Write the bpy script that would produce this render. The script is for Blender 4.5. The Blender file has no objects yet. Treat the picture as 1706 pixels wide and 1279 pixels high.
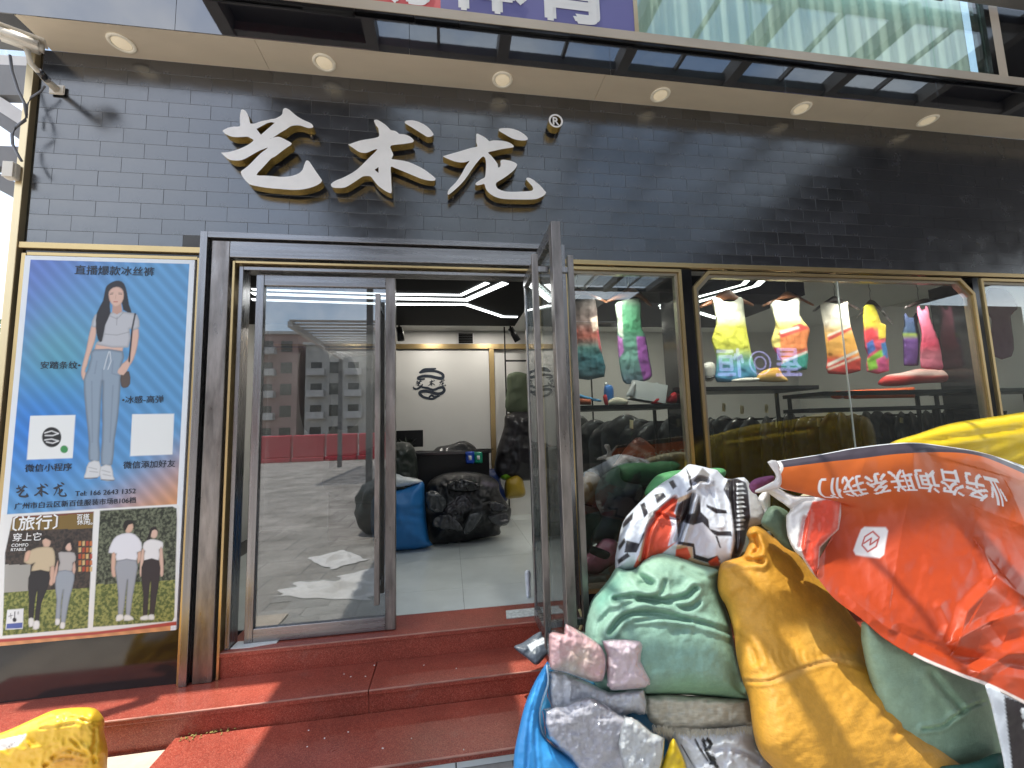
import bpy, bmesh, math, random
import numpy as np
from mathutils import Vector, Matrix, noise, geometry
random.seed(7); rng = np.random.default_rng(7)
S = bpy.context.scene
COL = S.collection
R = math.radians

# ------------------------------------------------------------------ camera
FPX, CX, CY = 697.0, 853.0, 639.5                      # pixels of the 1706 x 1279 photograph
CAM = np.array([0.0, -3.0, 1.69])                      # facade is the plane y = 0, ground z = 0
MW = np.array([[0.98860931, -0.01354849, 0.14989356],  # rows: world x, y, z in (right, down, forward)
               [-0.14764177, 0.106027, 0.98334134],
               [-0.02921555, -0.99427095, 0.10281896]])
cd = bpy.data.cameras.new("camera"); cam = bpy.data.objects.new("camera", cd); COL.objects.link(cam)
cd.sensor_width = 36.0; cd.lens = 36.0 * FPX / 1706.0; cd.clip_end = 600; cd.clip_start = 0.02
rm = Matrix([[MW[i][0], -MW[i][1], -MW[i][2]] for i in range(3)])
cam.matrix_world = Matrix.Translation(Vector(CAM)) @ rm.to_4x4()
S.camera = cam

# ------------------------------------------------------------------ world, sun, exposure
SUN = Vector((0.185, 0.040, -1.0)).normalized()         # from high on the left, grazing the facade
el = math.asin(-SUN.z); az = math.atan2(-SUN.x, -SUN.y)
w = bpy.data.worlds.new("World"); S.world = w; w.use_nodes = True
nt = w.node_tree; nt.nodes.clear()
out = nt.nodes.new("ShaderNodeOutputWorld"); bg = nt.nodes.new("ShaderNodeBackground")
sky = nt.nodes.new("ShaderNodeTexSky"); sky.sky_type = 'NISHITA'; sky.sun_disc = False
sky.sun_elevation = el; sky.sun_rotation = az
sky.air_density = 1.2; sky.dust_density = 1.2; sky.ozone_density = 1.0
bg.inputs[1].default_value = 0.145
bw = nt.nodes.new("ShaderNodeRGBToBW"); nt.links.new(sky.outputs[0], bw.inputs[0])
cm = nt.nodes.new("ShaderNodeMath"); cm.operation = 'MULTIPLY'; cm.inputs[1].default_value = 2.6; nt.links.new(bw.outputs[0], cm.inputs[0])
tcw = nt.nodes.new("ShaderNodeTexCoord"); nzw = nt.nodes.new("ShaderNodeTexNoise"); nzw.inputs['Scale'].default_value = 2.6; nzw.inputs['Detail'].default_value = 8; nzw.inputs['Roughness'].default_value = 0.62
nt.links.new(tcw.outputs['Generated'], nzw.inputs['Vector'])
crw = nt.nodes.new("ShaderNodeMapRange"); crw.inputs[1].default_value = 0.40; crw.inputs[2].default_value = 0.64; crw.inputs[3].default_value = 0.04; crw.inputs[4].default_value = 0.62; nt.links.new(nzw.outputs[0], crw.inputs[0])
mxw = nt.nodes.new("ShaderNodeMix"); mxw.data_type = 'RGBA'; nt.links.new(crw.outputs[0], mxw.inputs[0]); nt.links.new(sky.outputs[0], mxw.inputs[6]); nt.links.new(cm.outputs[0], mxw.inputs[7])
nt.links.new(mxw.outputs[2], bg.inputs[0]); nt.links.new(bg.outputs[0], out.inputs[0])
sd = bpy.data.lights.new("sun", 'SUN'); sd.energy = 3.0; sd.angle = R(0.6); sd.color = (1.0, 0.95, 0.87)
so = bpy.data.objects.new("sun", sd); COL.objects.link(so); so.location = (-3, -2, 12)
so.rotation_euler = SUN.to_track_quat('-Z', 'Y').to_euler()
vs = S.view_settings; vs.view_transform = 'Standard'; vs.look = 'None'; vs.gamma = 1.0; vs.exposure = 1.2
try: vs.use_curve_mapping = False
except Exception: pass
S.cycles.use_denoising = True
try: S.cycles.denoiser = 'OPENIMAGEDENOISE'
except Exception: pass
S.cycles.max_bounces = 8; S.cycles.transparent_max_bounces = 16
S.cycles.caustics_reflective = False; S.cycles.caustics_refractive = False
S.cycles.sample_clamp_indirect = 4.0

# ------------------------------------------------------------------ pixels -> places
def ray(px, py): return MW @ np.array([px - CX, py - CY, FPX])
def onY(p, Y):
    d = ray(*p); t = (Y - CAM[1]) / d[1]; return CAM + t * d
def onZ(p, Z):
    d = ray(*p); t = (Z - CAM[2]) / d[2]; return CAM + t * d
def zp(x0, y0, s, pts): return [(x0 + x / s, y0 + y / s) for x, y in pts]     # points read off an enlarged crop

# ------------------------------------------------------------------ object helpers
def link(o, parent=None, label=None, cat=None, group=None, kind=None):
    COL.objects.link(o)
    if parent is not None:
        o.parent = parent
        o.matrix_parent_inverse = Matrix.Translation(-root_loc(parent))
    if label: o['label'] = label
    if cat: o['category'] = cat
    if group: o['group'] = group
    if kind: o['kind'] = kind
    return o
def root_loc(o):
    l = Vector(o.location)
    if o.parent is not None: l = l + Vector((0, 0, 0))
    return l
def thing(name, label, cat, loc=(0, 0, 0), group=None):
    o = bpy.data.objects.new(name, None); o.empty_display_size = 0.1; o.location = loc
    return link(o, None, label, cat, group)
def mesh_obj(name, me, mat, parent=None, **k):
    if mat is not None and len(me.materials) == 0: me.materials.append(mat)
    o = bpy.data.objects.new(name, me)
    return link(o, parent, **k)
def from_bm(name, bm, mat, parent=None, smooth=False, **k):
    me = bpy.data.meshes.new(name); bm.normal_update(); bm.to_mesh(me); bm.free()
    if smooth: me.polygons.foreach_set('use_smooth', [True] * len(me.polygons))
    return mesh_obj(name, me, mat, parent, **k)
def pydata(name, v, f, mat, parent=None, smooth=False, **k):
    me = bpy.data.meshes.new(name); me.from_pydata([tuple(map(float, p)) for p in v], [], [tuple(map(int, q)) for q in f]); me.update()
    if smooth: me.polygons.foreach_set('use_smooth', [True] * len(me.polygons))
    return mesh_obj(name, me, mat, parent, **k)
def add_box(bm, x0, x1, y0, y1, z0, z1):
    vs_ = [bm.verts.new(p) for p in ((x0, y0, z0), (x1, y0, z0), (x1, y1, z0), (x0, y1, z0), (x0, y0, z1), (x1, y0, z1), (x1, y1, z1), (x0, y1, z1))]
    for q in ((3, 2, 1, 0), (4, 5, 6, 7), (0, 1, 5, 4), (1, 2, 6, 5), (2, 3, 7, 6), (3, 0, 4, 7)): bm.faces.new([vs_[i] for i in q])
def box(name, x0, x1, y0, y1, z0, z1, mat, parent=None, bevel=0.0, **k):
    bm = bmesh.new(); add_box(bm, x0, x1, y0, y1, z0, z1)
    if bevel: bmesh.ops.bevel(bm, geom=bm.edges[:], offset=bevel, segments=2, affect='EDGES', profile=0.5)
    return from_bm(name, bm, mat, parent, **k)
def add_bar(bm, a, b, wx, wz, up=(0, 0, 1)):
    a = Vector(a); b = Vector(b); d = (b - a).normalized(); u = Vector(up)
    if abs(d.dot(u)) > 0.98: u = Vector((0, 1, 0))
    s = d.cross(u).normalized() * wx / 2; t = s.normalized().cross(d).normalized() * wz / 2
    vv = [bm.verts.new(p) for p in (a - s - t, a + s - t, a + s + t, a - s + t, b - s - t, b + s - t, b + s + t, b - s + t)]
    for q in ((0, 1, 2, 3), (7, 6, 5, 4), (4, 5, 1, 0), (5, 6, 2, 1), (6, 7, 3, 2), (7, 4, 0, 3)): bm.faces.new([vv[i] for i in q])
def bar(name, a, b, wx, wz, mat, parent=None, up=(0, 0, 1), **k):
    bm = bmesh.new(); add_bar(bm, a, b, wx, wz, up); return from_bm(name, bm, mat, parent, **k)
def tube(name, pts, r, mat, parent=None, n=8, smooth=True, **k):
    pts = [Vector(p) for p in pts]; V = []; F = []
    rr = r if hasattr(r, '__len__') else [r] * len(pts)
    for i, p in enumerate(pts):
        d = (pts[min(i + 1, len(pts) - 1)] - pts[max(i - 1, 0)]).normalized()
        u = Vector((0, 0, 1)) if abs(d.z) < 0.9 else Vector((1, 0, 0))
        s = d.cross(u).normalized(); t = s.cross(d)
        for j in range(n):
            a = 2 * math.pi * j / n; V.append(p + (s * math.cos(a) + t * math.sin(a)) * rr[i])
    for i in range(len(pts) - 1):
        for j in range(n): F.append((i * n + j, i * n + (j + 1) % n, (i + 1) * n + (j + 1) % n, (i + 1) * n + j))
    F.append(tuple(range(n - 1, -1, -1))); F.append(tuple((len(pts) - 1) * n + j for j in range(n)))
    return pydata(name, V, F, mat, parent, smooth, **k)
def lathe(name, prof, origin, axis, mat, parent=None, n=24, **k):
    ax = Vector(axis).normalized(); u = ax.orthogonal().normalized(); v_ = ax.cross(u); o = Vector(origin); V = []; F = []
    for (r, h) in prof:
        for j in range(n):
            a = 2 * math.pi * j / n; V.append(o + ax * h + (u * math.cos(a) + v_ * math.sin(a)) * r)
    for i in range(len(prof) - 1):
        for j in range(n): F.append((i * n + j, i * n + (j + 1) % n, (i + 1) * n + (j + 1) % n, (i + 1) * n + j))
    F.append(tuple(range(n))); F.append(tuple((len(prof) - 1) * n + j for j in range(n - 1, -1, -1)))
    return pydata(name, V, F, mat, parent, True, **k)

# ------------------------------------------------------------------ materials
def newmat(name):
    m = bpy.data.materials.new(name); m.use_nodes = True; n = m.node_tree; n.nodes.clear()
    o = n.nodes.new("ShaderNodeOutputMaterial"); p = n.nodes.new("ShaderNodeBsdfPrincipled")
    n.links.new(p.outputs[0], o.inputs[0]); return m, n, p
def nd(n, t, **k):
    x = n.nodes.new(t)
    for a, b in k.items(): setattr(x, a, b)
    return x
def noise_tex(n, scale, detail=6, rough=0.6, coord='Object', stretch=None, dist=0.0):
    tc = nd(n, "ShaderNodeTexCoord"); src = tc.outputs[coord]
    if stretch:
        mp = nd(n, "ShaderNodeMapping"); mp.inputs[3].default_value = stretch; n.links.new(src, mp.inputs[0]); src = mp.outputs[0]
    t = nd(n, "ShaderNodeTexNoise"); t.inputs['Scale'].default_value = scale; t.inputs['Detail'].default_value = detail
    t.inputs['Roughness'].default_value = rough; t.inputs['Distortion'].default_value = dist
    n.links.new(src, t.inputs['Vector']); return t.outputs[0]
def ramp(n, src, stops):
    r = nd(n, "ShaderNodeValToRGB"); e = r.color_ramp.elements
    while len(e) < len(stops): e.new(0.5)
    for x, (p, c) in zip(e, stops): x.position = p; x.color = (*c, 1) if len(c) == 3 else c
    n.links.new(src, r.inputs[0]); return r.outputs[0]
def bump(n, p, src, strength, dist=0.002, prev=None, sock='Normal'):
    b = nd(n, "ShaderNodeBump"); b.inputs['Strength'].default_value = strength; b.inputs['Distance'].default_value = dist
    n.links.new(src, b.inputs['Height'])
    if prev is not None: n.links.new(prev, b.inputs['Normal'])
    n.links.new(b.outputs[0], p.inputs[sock]); return b.outputs[0]
def mat(name, col, rough=0.5, metal=0.0, var=0.0, vscale=6.0, bmp=0.0, bscale=80.0, bdist=0.002, rvar=0.0, spec=None, ior=None, coat=0.0, emit=None, estr=0.0, stretch=None, objvar=0.0, sheen=0.0):
    m, n, p = newmat(name)
    p.inputs['Base Color'].default_value = (*col, 1); p.inputs['Roughness'].default_value = rough; p.inputs['Metallic'].default_value = metal
    if spec is not None: p.inputs['Specular IOR Level'].default_value = spec
    if ior: p.inputs['IOR'].default_value = ior
    if coat: p.inputs['Coat Weight'].default_value = coat; p.inputs['Coat Roughness'].default_value = 0.08
    if sheen: p.inputs['Sheen Weight'].default_value = sheen
    if var or objvar:
        f = noise_tex(n, vscale, stretch=stretch)
        lo = tuple(c * (1 - var) for c in col); hi = tuple(min(1, c * (1 + var)) for c in col)
        c = ramp(n, f, [(0.3, lo), (0.7, hi)])
        if objvar:
            oi = nd(n, "ShaderNodeObjectInfo"); hs = nd(n, "ShaderNodeHueSaturation"); mr = nd(n, "ShaderNodeMapRange")
            mr.inputs[3].default_value = 1 - objvar; mr.inputs[4].default_value = 1 + objvar
            n.links.new(oi.outputs['Random'], mr.inputs[0]); n.links.new(mr.outputs[0], hs.inputs['Value']); n.links.new(c, hs.inputs['Color']); c = hs.outputs[0]
        n.links.new(c, p.inputs['Base Color'])
    if rvar:
        f = noise_tex(n, vscale * 1.7, stretch=stretch); mr = nd(n, "ShaderNodeMapRange")
        mr.inputs[1].default_value = 0.3; mr.inputs[2].default_value = 0.7
        mr.inputs[3].default_value = max(0.02, rough - rvar); mr.inputs[4].default_value = min(1, rough + rvar)
        n.links.new(f, mr.inputs[0]); n.links.new(mr.outputs[0], p.inputs['Roughness'])
    if bmp: bump(n, p, noise_tex(n, bscale, stretch=stretch), bmp, bdist)
    if emit: p.inputs['Emission Color'].default_value = (*emit, 1); p.inputs['Emission Strength'].default_value = estr
    return m
def glassmat(name, refl, tint=(1, 1, 1), rough=0.0, dirt=0.0):
    m = bpy.data.materials.new(name); m.use_nodes = True; n = m.node_tree; n.nodes.clear()
    o = nd(n, "ShaderNodeOutputMaterial"); t = nd(n, "ShaderNodeBsdfTransparent"); g = nd(n, "ShaderNodeBsdfGlossy"); mx = nd(n, "ShaderNodeMixShader")
    t.inputs[0].default_value = (*tint, 1); g.inputs['Roughness'].default_value = rough
    lw = nd(n, "ShaderNodeLayerWeight"); lw.inputs[0].default_value = 0.5
    pw = nd(n, "ShaderNodeMath", operation='POWER'); pw.inputs[1].default_value = 4.0; n.links.new(lw.outputs['Facing'], pw.inputs[0])
    mr = nd(n, "ShaderNodeMapRange"); mr.inputs[3].default_value = refl; mr.inputs[4].default_value = 0.95
    n.links.new(pw.outputs[0], mr.inputs[0])
    n.links.new(mr.outputs[0], mx.inputs[0]); n.links.new(t.outputs[0], mx.inputs[1]); n.links.new(g.outputs[0], mx.inputs[2])
    last = mx.outputs[0]
    if dirt:
        d = nd(n, "ShaderNodeBsdfDiffuse"); d.inputs[0].default_value = (0.6, 0.58, 0.52, 1); m2 = nd(n, "ShaderNodeMixShader")
        f = noise_tex(n, 5, 8, 0.7); q = nd(n, "ShaderNodeMapRange"); q.inputs[1].default_value = 0.45; q.inputs[2].default_value = 0.8; q.inputs[3].default_value = dirt * 0.3; q.inputs[4].default_value = dirt
        n.links.new(f, q.inputs[0]); n.links.new(q.outputs[0], m2.inputs[0]); n.links.new(last, m2.inputs[1]); n.links.new(d.outputs[0], m2.inputs[2]); last = m2.outputs[0]
    n.links.new(last, o.inputs[0]); return m
def emis(name, col, s):
    m, n, p = newmat(name); p.inputs['Base Color'].default_value = (*col, 1); p.inputs['Emission Color'].default_value = (*col, 1); p.inputs['Emission Strength'].default_value = s; return m
def vcol(name, rough=0.6, weave=0.0, crump=0.0, cscale=14.0, coat=0.0, sheen=0.0, trans=0.0, spec=0.5, wscale=260.0, cdist=0.02, mottle=0.0, ridge=False):
    """colour of the print or dye comes from the mesh attribute Col"""
    m, n, p = newmat(name); a = nd(n, "ShaderNodeAttribute", attribute_name="Col"); c = a.outputs['Color']
    if mottle:
        f = noise_tex(n, 14, 12, 0.8); mr = nd(n, "ShaderNodeMapRange"); mr.inputs[1].default_value = 0.3; mr.inputs[2].default_value = 0.7; mr.inputs[3].default_value = 1 - mottle; mr.inputs[4].default_value = 1 + mottle
        hs = nd(n, "ShaderNodeHueSaturation"); n.links.new(f, mr.inputs[0]); n.links.new(mr.outputs[0], hs.inputs['Value']); n.links.new(c, hs.inputs['Color']); c = hs.outputs[0]
    n.links.new(c, p.inputs['Base Color'])
    p.inputs['Roughness'].default_value = rough; p.inputs['Specular IOR Level'].default_value = spec
    if sheen: p.inputs['Sheen Weight'].default_value = sheen
    pr = None
    if crump:
        src = noise_tex(n, cscale, 7, 0.55, dist=0.25); src.node.noise_type = 'RIDGED_MULTIFRACTAL' if ridge else 'FBM'
        pr = bump(n, p, src, crump, cdist)
    if weave:
        tc = nd(n, "ShaderNodeTexCoord"); b = None
        for i, s in enumerate(((1, 0.15, 0.15), (0.15, 0.15, 1))):
            mp = nd(n, "ShaderNodeMapping"); mp.inputs[3].default_value = s; n.links.new(tc.outputs['Object'], mp.inputs[0])
            t = nd(n, "ShaderNodeTexNoise"); t.inputs['Scale'].default_value = wscale; t.inputs['Detail'].default_value = 2; n.links.new(mp.outputs[0], t.inputs['Vector'])
            if b is None: b = t.outputs[0]
            else:
                ad = nd(n, "ShaderNodeMath", operation='ADD'); n.links.new(b, ad.inputs[0]); n.links.new(t.outputs[0], ad.inputs[1]); b = ad.outputs[0]
        pr = bump(n, p, b, weave, 0.0015, pr)
    if coat:
        p.inputs['Coat Weight'].default_value = coat; p.inputs['Coat Roughness'].default_value = 0.12; p.inputs['Coat IOR'].default_value = 1.6
        t = noise_tex(n, 9, 6, 0.5, dist=0.6, stretch=(1, 1, 0.55)); t.node.noise_type = 'RIDGED_MULTIFRACTAL'; bump(n, p, t, 0.8, 0.02, None, 'Coat Normal')
    return m

M = {}
M['tile'] = mat('wall_tile', (0.024, 0.025, 0.029), 0.22, var=0.25, vscale=3.0, bmp=0.10, bscale=9, bdist=0.004, rvar=0.09, ior=2.15, objvar=0.40)
M['grout'] = mat('grout', (0.10, 0.10, 0.10), 0.8)
M['black'] = mat('black_panel', (0.008, 0.008, 0.009), 0.12, ior=1.6, rvar=0.04, vscale=2)
M['fascia'] = mat('black_fascia_panel', (0.006, 0.006, 0.008), 0.035, ior=2.5, bmp=0.03, bscale=2.2, bdist=0.01)
M['soffit'] = mat('soffit_panel', (0.66, 0.57, 0.44), 0.55, var=0.10, vscale=2.5, bmp=0.05, bscale=30, stretch=(0.3, 1, 1))
M['ledge'] = mat('beige_ledge', (0.58, 0.50, 0.40), 0.5, var=0.12, vscale=3, stretch=(0.4, 1, 1))
M['steel'] = mat('dark_brushed_steel', (0.27, 0.26, 0.26), 0.28, 0.9, var=0.18, vscale=5, bmp=0.05, bscale=60, stretch=(6, 6, 0.25), rvar=0.08)
M['steel_h'] = mat('dark_brushed_steel_head', (0.27, 0.26, 0.26), 0.28, 0.9, var=0.18, vscale=5, bmp=0.05, bscale=60, stretch=(0.25, 6, 6), rvar=0.08)
M['steel_old'] = mat('worn_steel', (0.24, 0.215, 0.20), 0.38, 0.85, var=0.45, vscale=7, bmp=0.2, bscale=40, stretch=(2, 2, 0.4), rvar=0.14)
M['gold'] = mat('brass_strip', (0.56, 0.41, 0.20), 0.34, 0.9, var=0.08, vscale=3)
M['goldp'] = mat('champagne_post', (0.70, 0.56, 0.34), 0.34, 0.75, var=0.10, vscale=3, stretch=(1, 1, 0.3))
M['winframe'] = mat('bronze_inner_frame', (0.34, 0.29, 0.21), 0.4, 0.7, var=0.1, vscale=3)
M['letter'] = mat('white_acrylic', (0.84, 0.80, 0.76), 0.32, var=0.05, vscale=9)
M['letter_side'] = mat('gold_return', (0.70, 0.47, 0.13), 0.27, 0.85, var=0.2, vscale=12)
M['cream'] = mat('lamp_trim', (0.85, 0.80, 0.68), 0.4, emit=(1.0, 0.82, 0.55), estr=0.03)
M['lens'] = mat('lamp_lens', (0.9, 0.82, 0.66), 0.25, emit=(1.0, 0.80, 0.50), estr=0.12)
def granite():
    m, n, p = newmat('red_granite')
    v = nd(n, "ShaderNodeTexVoronoi"); tc = nd(n, "ShaderNodeTexCoord"); v.inputs['Scale'].default_value = 300; n.links.new(tc.outputs['Object'], v.inputs['Vector'])
    sp = nd(n, "ShaderNodeSeparateColor"); n.links.new(v.outputs['Color'], sp.inputs[0])
    c1 = ramp(n, sp.outputs[0], [(0.0, (0.20, 0.034, 0.022)), (0.45, (0.32, 0.060, 0.038)), (0.8, (0.39, 0.088, 0.057)), (1.0, (0.46, 0.16, 0.11))])
    f = noise_tex(n, 2.2, 8, 0.65); c2 = ramp(n, f, [(0.35, (0.72, 0.72, 0.72)), (0.7, (1.12, 1.08, 1.05))])
    mx = nd(n, "ShaderNodeMix", data_type='RGBA', blend_type='MULTIPLY'); mx.inputs[0].default_value = 1
    n.links.new(c1, mx.inputs[6]); n.links.new(c2, mx.inputs[7])
    f2 = noise_tex(n, 6, 10, 0.75); k = ramp(n, f2, [(0.58, (0, 0, 0)), (0.76, (0.30, 0.30, 0.30))])
    m2 = nd(n, "ShaderNodeMix", data_type='RGBA'); n.links.new(k, m2.inputs[0]); n.links.new(mx.outputs[2], m2.inputs[6]); m2.inputs[7].default_value = (0.30, 0.20, 0.17, 1)
    n.links.new(m2.outputs[2], p.inputs['Base Color'])
    mr = nd(n, "ShaderNodeMapRange"); mr.inputs[3].default_value = 0.16; mr.inputs[4].default_value = 0.50; n.links.new(f2, mr.inputs[0]); n.links.new(mr.outputs[0], p.inputs['Roughness'])
    bump(n, p, noise_tex(n, 160, 4), 0.08, 0.001); return m
M['granite'] = granite()
M['nosing'] = mat('worn_lit_granite_edge', (0.36, 0.17, 0.13), 0.4, var=0.55, vscale=9, stretch=(.6, 3, 3))
M['whitetile'] = mat('white_riser_tile', (0.72, 0.74, 0.72), 0.25, var=0.06)
M['beigetile'] = mat('beige_paving', (0.52, 0.45, 0.36), 0.6, var=0.18, vscale=7, bmp=0.25, bscale=70)
M['paving'] = mat('grey_paving', (0.34, 0.33, 0.31), 0.75, var=0.25, vscale=2.5, bmp=0.3, bscale=60, objvar=0.12)
M['ground'] = mat('concrete_ground', (0.42, 0.41, 0.385), 0.8, var=0.22, vscale=0.8, bmp=0.3, bscale=25)
def slabs():
    m, n, p = newmat('concrete_slabs'); tc = nd(n, "ShaderNodeTexCoord"); b = nd(n, "ShaderNodeTexBrick"); b.inputs['Scale'].default_value = 1.0; b.inputs['Brick Width'].default_value = .6; b.inputs['Row Height'].default_value = .6; b.inputs['Mortar Size'].default_value = .008
    b.inputs['Color1'].default_value = (.40, .385, .36, 1); b.inputs['Color2'].default_value = (.33, .32, .30, 1); b.inputs['Mortar'].default_value = (.14, .135, .13, 1); n.links.new(tc.outputs['Object'], b.inputs['Vector'])
    f = noise_tex(n, 1.1, 9, .7); c = ramp(n, f, [(.36, (.55, .53, .50)), (.62, (1.08, 1.06, 1.04))]); mx = nd(n, "ShaderNodeMix", data_type='RGBA', blend_type='MULTIPLY'); mx.inputs[0].default_value = 1; n.links.new(b.outputs['Color'], mx.inputs[6]); n.links.new(c, mx.inputs[7]); n.links.new(mx.outputs[2], p.inputs['Base Color'])
    p.inputs['Roughness'].default_value = .8; bump(n, p, noise_tex(n, 25), .3, .002); return m
M['ground'] = slabs()
M['road'] = mat('asphalt', (0.14, 0.14, 0.145), 0.85, var=0.2, vscale=1.5, bmp=0.3, bscale=90)
M['floor'] = mat('floor_tile_glaze', (0.60, 0.64, 0.62), 0.14, var=0.07, vscale=3.0, rvar=0.05, objvar=0.02)
M['white'] = mat('white_paint', (0.74, 0.73, 0.70), 0.6, var=0.03, vscale=2)
M['greywall'] = mat('pale_wall_panel', (0.66, 0.65, 0.62), 0.5, var=0.03, vscale=2)
M['ceil'] = mat('black_ceiling', (0.004, 0.004, 0.005), 0.6, spec=0.1)
M['dark'] = mat('dark_counter', (0.007, 0.007, 0.008), 0.35, spec=0.3)
M['wood'] = mat('hanger_wood', (0.20, 0.075, 0.03), 0.4, var=0.25, vscale=20, stretch=(1, 1, 6))
M['darkhanger'] = mat('dark_hanger', (0.03, 0.02, 0.018), 0.45)
M['glass'] = glassmat('window_glass', 0.12, (0.93, 0.96, 0.93), dirt=0.03)
M['doorglass'] = glassmat('door_glass', 0.20, (0.58, 0.60, 0.61), dirt=0.05)
M['openglass'] = glassmat('open_door_glass', 0.06, (0.86, 0.91, 0.89), dirt=0.03)
M['upglass'] = glassmat('upper_window_glass', 0.13, (0.90, 1.0, 0.95))
M['roofglass'] = glassmat('roof_glass', 0.06, (0.90, 0.93, 0.93), dirt=0.10)
M['led'] = emis('led_strip', (0.95, 1.0, 1.0), 3.0)
M['dl'] = emis('downlight_glow', (1.0, 0.96, 0.88), 5.0)
M['ink'] = mat('dark_ink', (0.020, 0.028, 0.045), 0.4)
M['whiteink'] = mat('white_ink', (0.85, 0.85, 0.84), 0.4)
M['whitepvc'] = mat('white_pvc', (0.80, 0.80, 0.80), 0.35, var=0.05)
M['greypipe'] = mat('grey_cable', (0.16, 0.16, 0.17), 0.5)
M['cctv'] = mat('cctv_shell', (0.72, 0.66, 0.56), 0.35, var=0.08)
M['cctvblack'] = mat('cctv_black', (0.01, 0.01, 0.012), 0.08, ior=1.7)
M['paper'] = mat('paper', (0.76, 0.76, 0.74), 0.7, var=0.06)
M['beam'] = mat('painted_steel_beam', (0.17, 0.165, 0.16), 0.5, var=0.15, vscale=2)
M['beamlight'] = mat('pale_steel_beam', (0.55, 0.53, 0.50), 0.5, var=0.12, vscale=2)
M['roofdark'] = mat('opaque_roof_panel', (0.06, 0.06, 0.065), 0.6, var=0.15)
def curtain_mat():
    m, n, p = newmat('net_curtain_cloth'); c = (.86, .92, .87, 1); p.inputs['Base Color'].default_value = c; p.inputs['Roughness'].default_value = .8
    tr = nd(n, "ShaderNodeBsdfTranslucent"); tr.inputs[0].default_value = c; mx = nd(n, "ShaderNodeMixShader"); mx.inputs[0].default_value = .2
    o = [x for x in n.nodes if x.type == 'OUTPUT_MATERIAL'][0]; n.links.new(p.outputs[0], mx.inputs[1]); n.links.new(tr.outputs[0], mx.inputs[2]); n.links.new(mx.outputs[0], o.inputs[0]); return m
M['curtain'] = curtain_mat()
def film_mat():
    m = bpy.data.materials.new('clear_film'); m.use_nodes = True; n = m.node_tree; n.nodes.clear()
    o = nd(n, "ShaderNodeOutputMaterial"); t = nd(n, "ShaderNodeBsdfTransparent"); t.inputs[0].default_value = (.93, .94, .95, 1); g = nd(n, "ShaderNodeBsdfGlossy"); g.inputs['Roughness'].default_value = .07; g.inputs[0].default_value = (1, 1, 1, 1); mx = nd(n, "ShaderNodeMixShader")
    f = noise_tex(n, 15, 7, .55, dist=.6, stretch=(1.2, 1, .45)); f.node.noise_type = 'RIDGED_MULTIFRACTAL'; b = nd(n, "ShaderNodeBump"); b.inputs['Strength'].default_value = .85; b.inputs['Distance'].default_value = .012; n.links.new(f, b.inputs['Height'])
    n.links.new(b.outputs[0], g.inputs['Normal']); lw = nd(n, "ShaderNodeLayerWeight"); lw.inputs[0].default_value = .5; n.links.new(b.outputs[0], lw.inputs['Normal']); pw = nd(n, 'ShaderNodeMath', operation='POWER'); pw.inputs[1].default_value = 3.0; n.links.new(lw.outputs['Facing'], pw.inputs[0])
    mr = nd(n, "ShaderNodeMapRange"); mr.inputs[3].default_value = .10; mr.inputs[4].default_value = .70; n.links.new(pw.outputs[0], mr.inputs[0]); n.links.new(mr.outputs[0], mx.inputs[0]); n.links.new(t.outputs[0], mx.inputs[1]); n.links.new(g.outputs[0], mx.inputs[2]); n.links.new(mx.outputs[0], o.inputs[0]); return m
M['film'] = film_mat()
M['fabric_v'] = vcol('printed_cloth', 0.75, weave=0.25, crump=0.10, cscale=10, cdist=0.01)
M['sack_v'] = vcol('woven_sack', 0.6, weave=0.8, crump=0.22, cscale=9, cdist=0.02, wscale=150, mottle=0.20)
M['tarp_v'] = vcol('tarpaulin', 0.40, weave=0.12, crump=0.22, cscale=5, cdist=0.02, spec=0.5, mottle=0.06, ridge=True)
M['pack_v'] = vcol('clothes_in_film', 0.6, crump=0.45, cscale=7, cdist=0.02, coat=1.0, mottle=0.25, ridge=True)
M['print_v'] = vcol('poster_print', 0.32, spec=0.45)
M['crinkle_v'] = vcol('crinkled_dark_film', 0.2, crump=0.9, cscale=8, cdist=0.03, ridge=True, spec=0.6)
M['dark_v'] = vcol('dark_clothes', 0.5, spec=0.3, crump=0.6, cscale=6, cdist=0.03, coat=0.2, mottle=0.3, ridge=True)

# ------------------------------------------------------------------ outline helpers
def smooth_closed(pts, n=5):
    P = np.array(pts, float); N = len(P); o = []
    for i in range(N):
        a, b, c, d = P[i - 1], P[i], P[(i + 1) % N], P[(i + 2) % N]
        for k in range(n):
            t = k / n; o.append(0.5 * ((2 * b) + (c - a) * t + (2 * a - 5 * b + 4 * c - d) * t * t + (3 * b - a - 3 * c + d) * t ** 3))
    return np.array(o)
def smooth_open(pts, n=6):
    P = np.array(pts, float); P = np.vstack([2 * P[0] - P[1], P, 2 * P[-1] - P[-2]]); o = []
    for i in range(1, len(P) - 2):
        a, b, c, d = P[i - 1], P[i], P[i + 1], P[i + 2]
        for k in range(n):
            t = k / n; o.append(0.5 * ((2 * b) + (c - a) * t + (2 * a - 5 * b + 4 * c - d) * t * t + (3 * b - a - 3 * c + d) * t ** 3))
    o.append(P[-2]); return np.array(o)
def resample(P, step):
    Q = np.vstack([P, P[:1]]); L = np.r_[0, np.cumsum(np.hypot(*np.diff(Q, axis=0).T))]
    n = max(8, int(L[-1] / step)); s = np.linspace(0, L[-1], n, endpoint=False)
    return np.c_[np.interp(s, L, Q[:, 0]), np.interp(s, L, Q[:, 1])]
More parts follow.
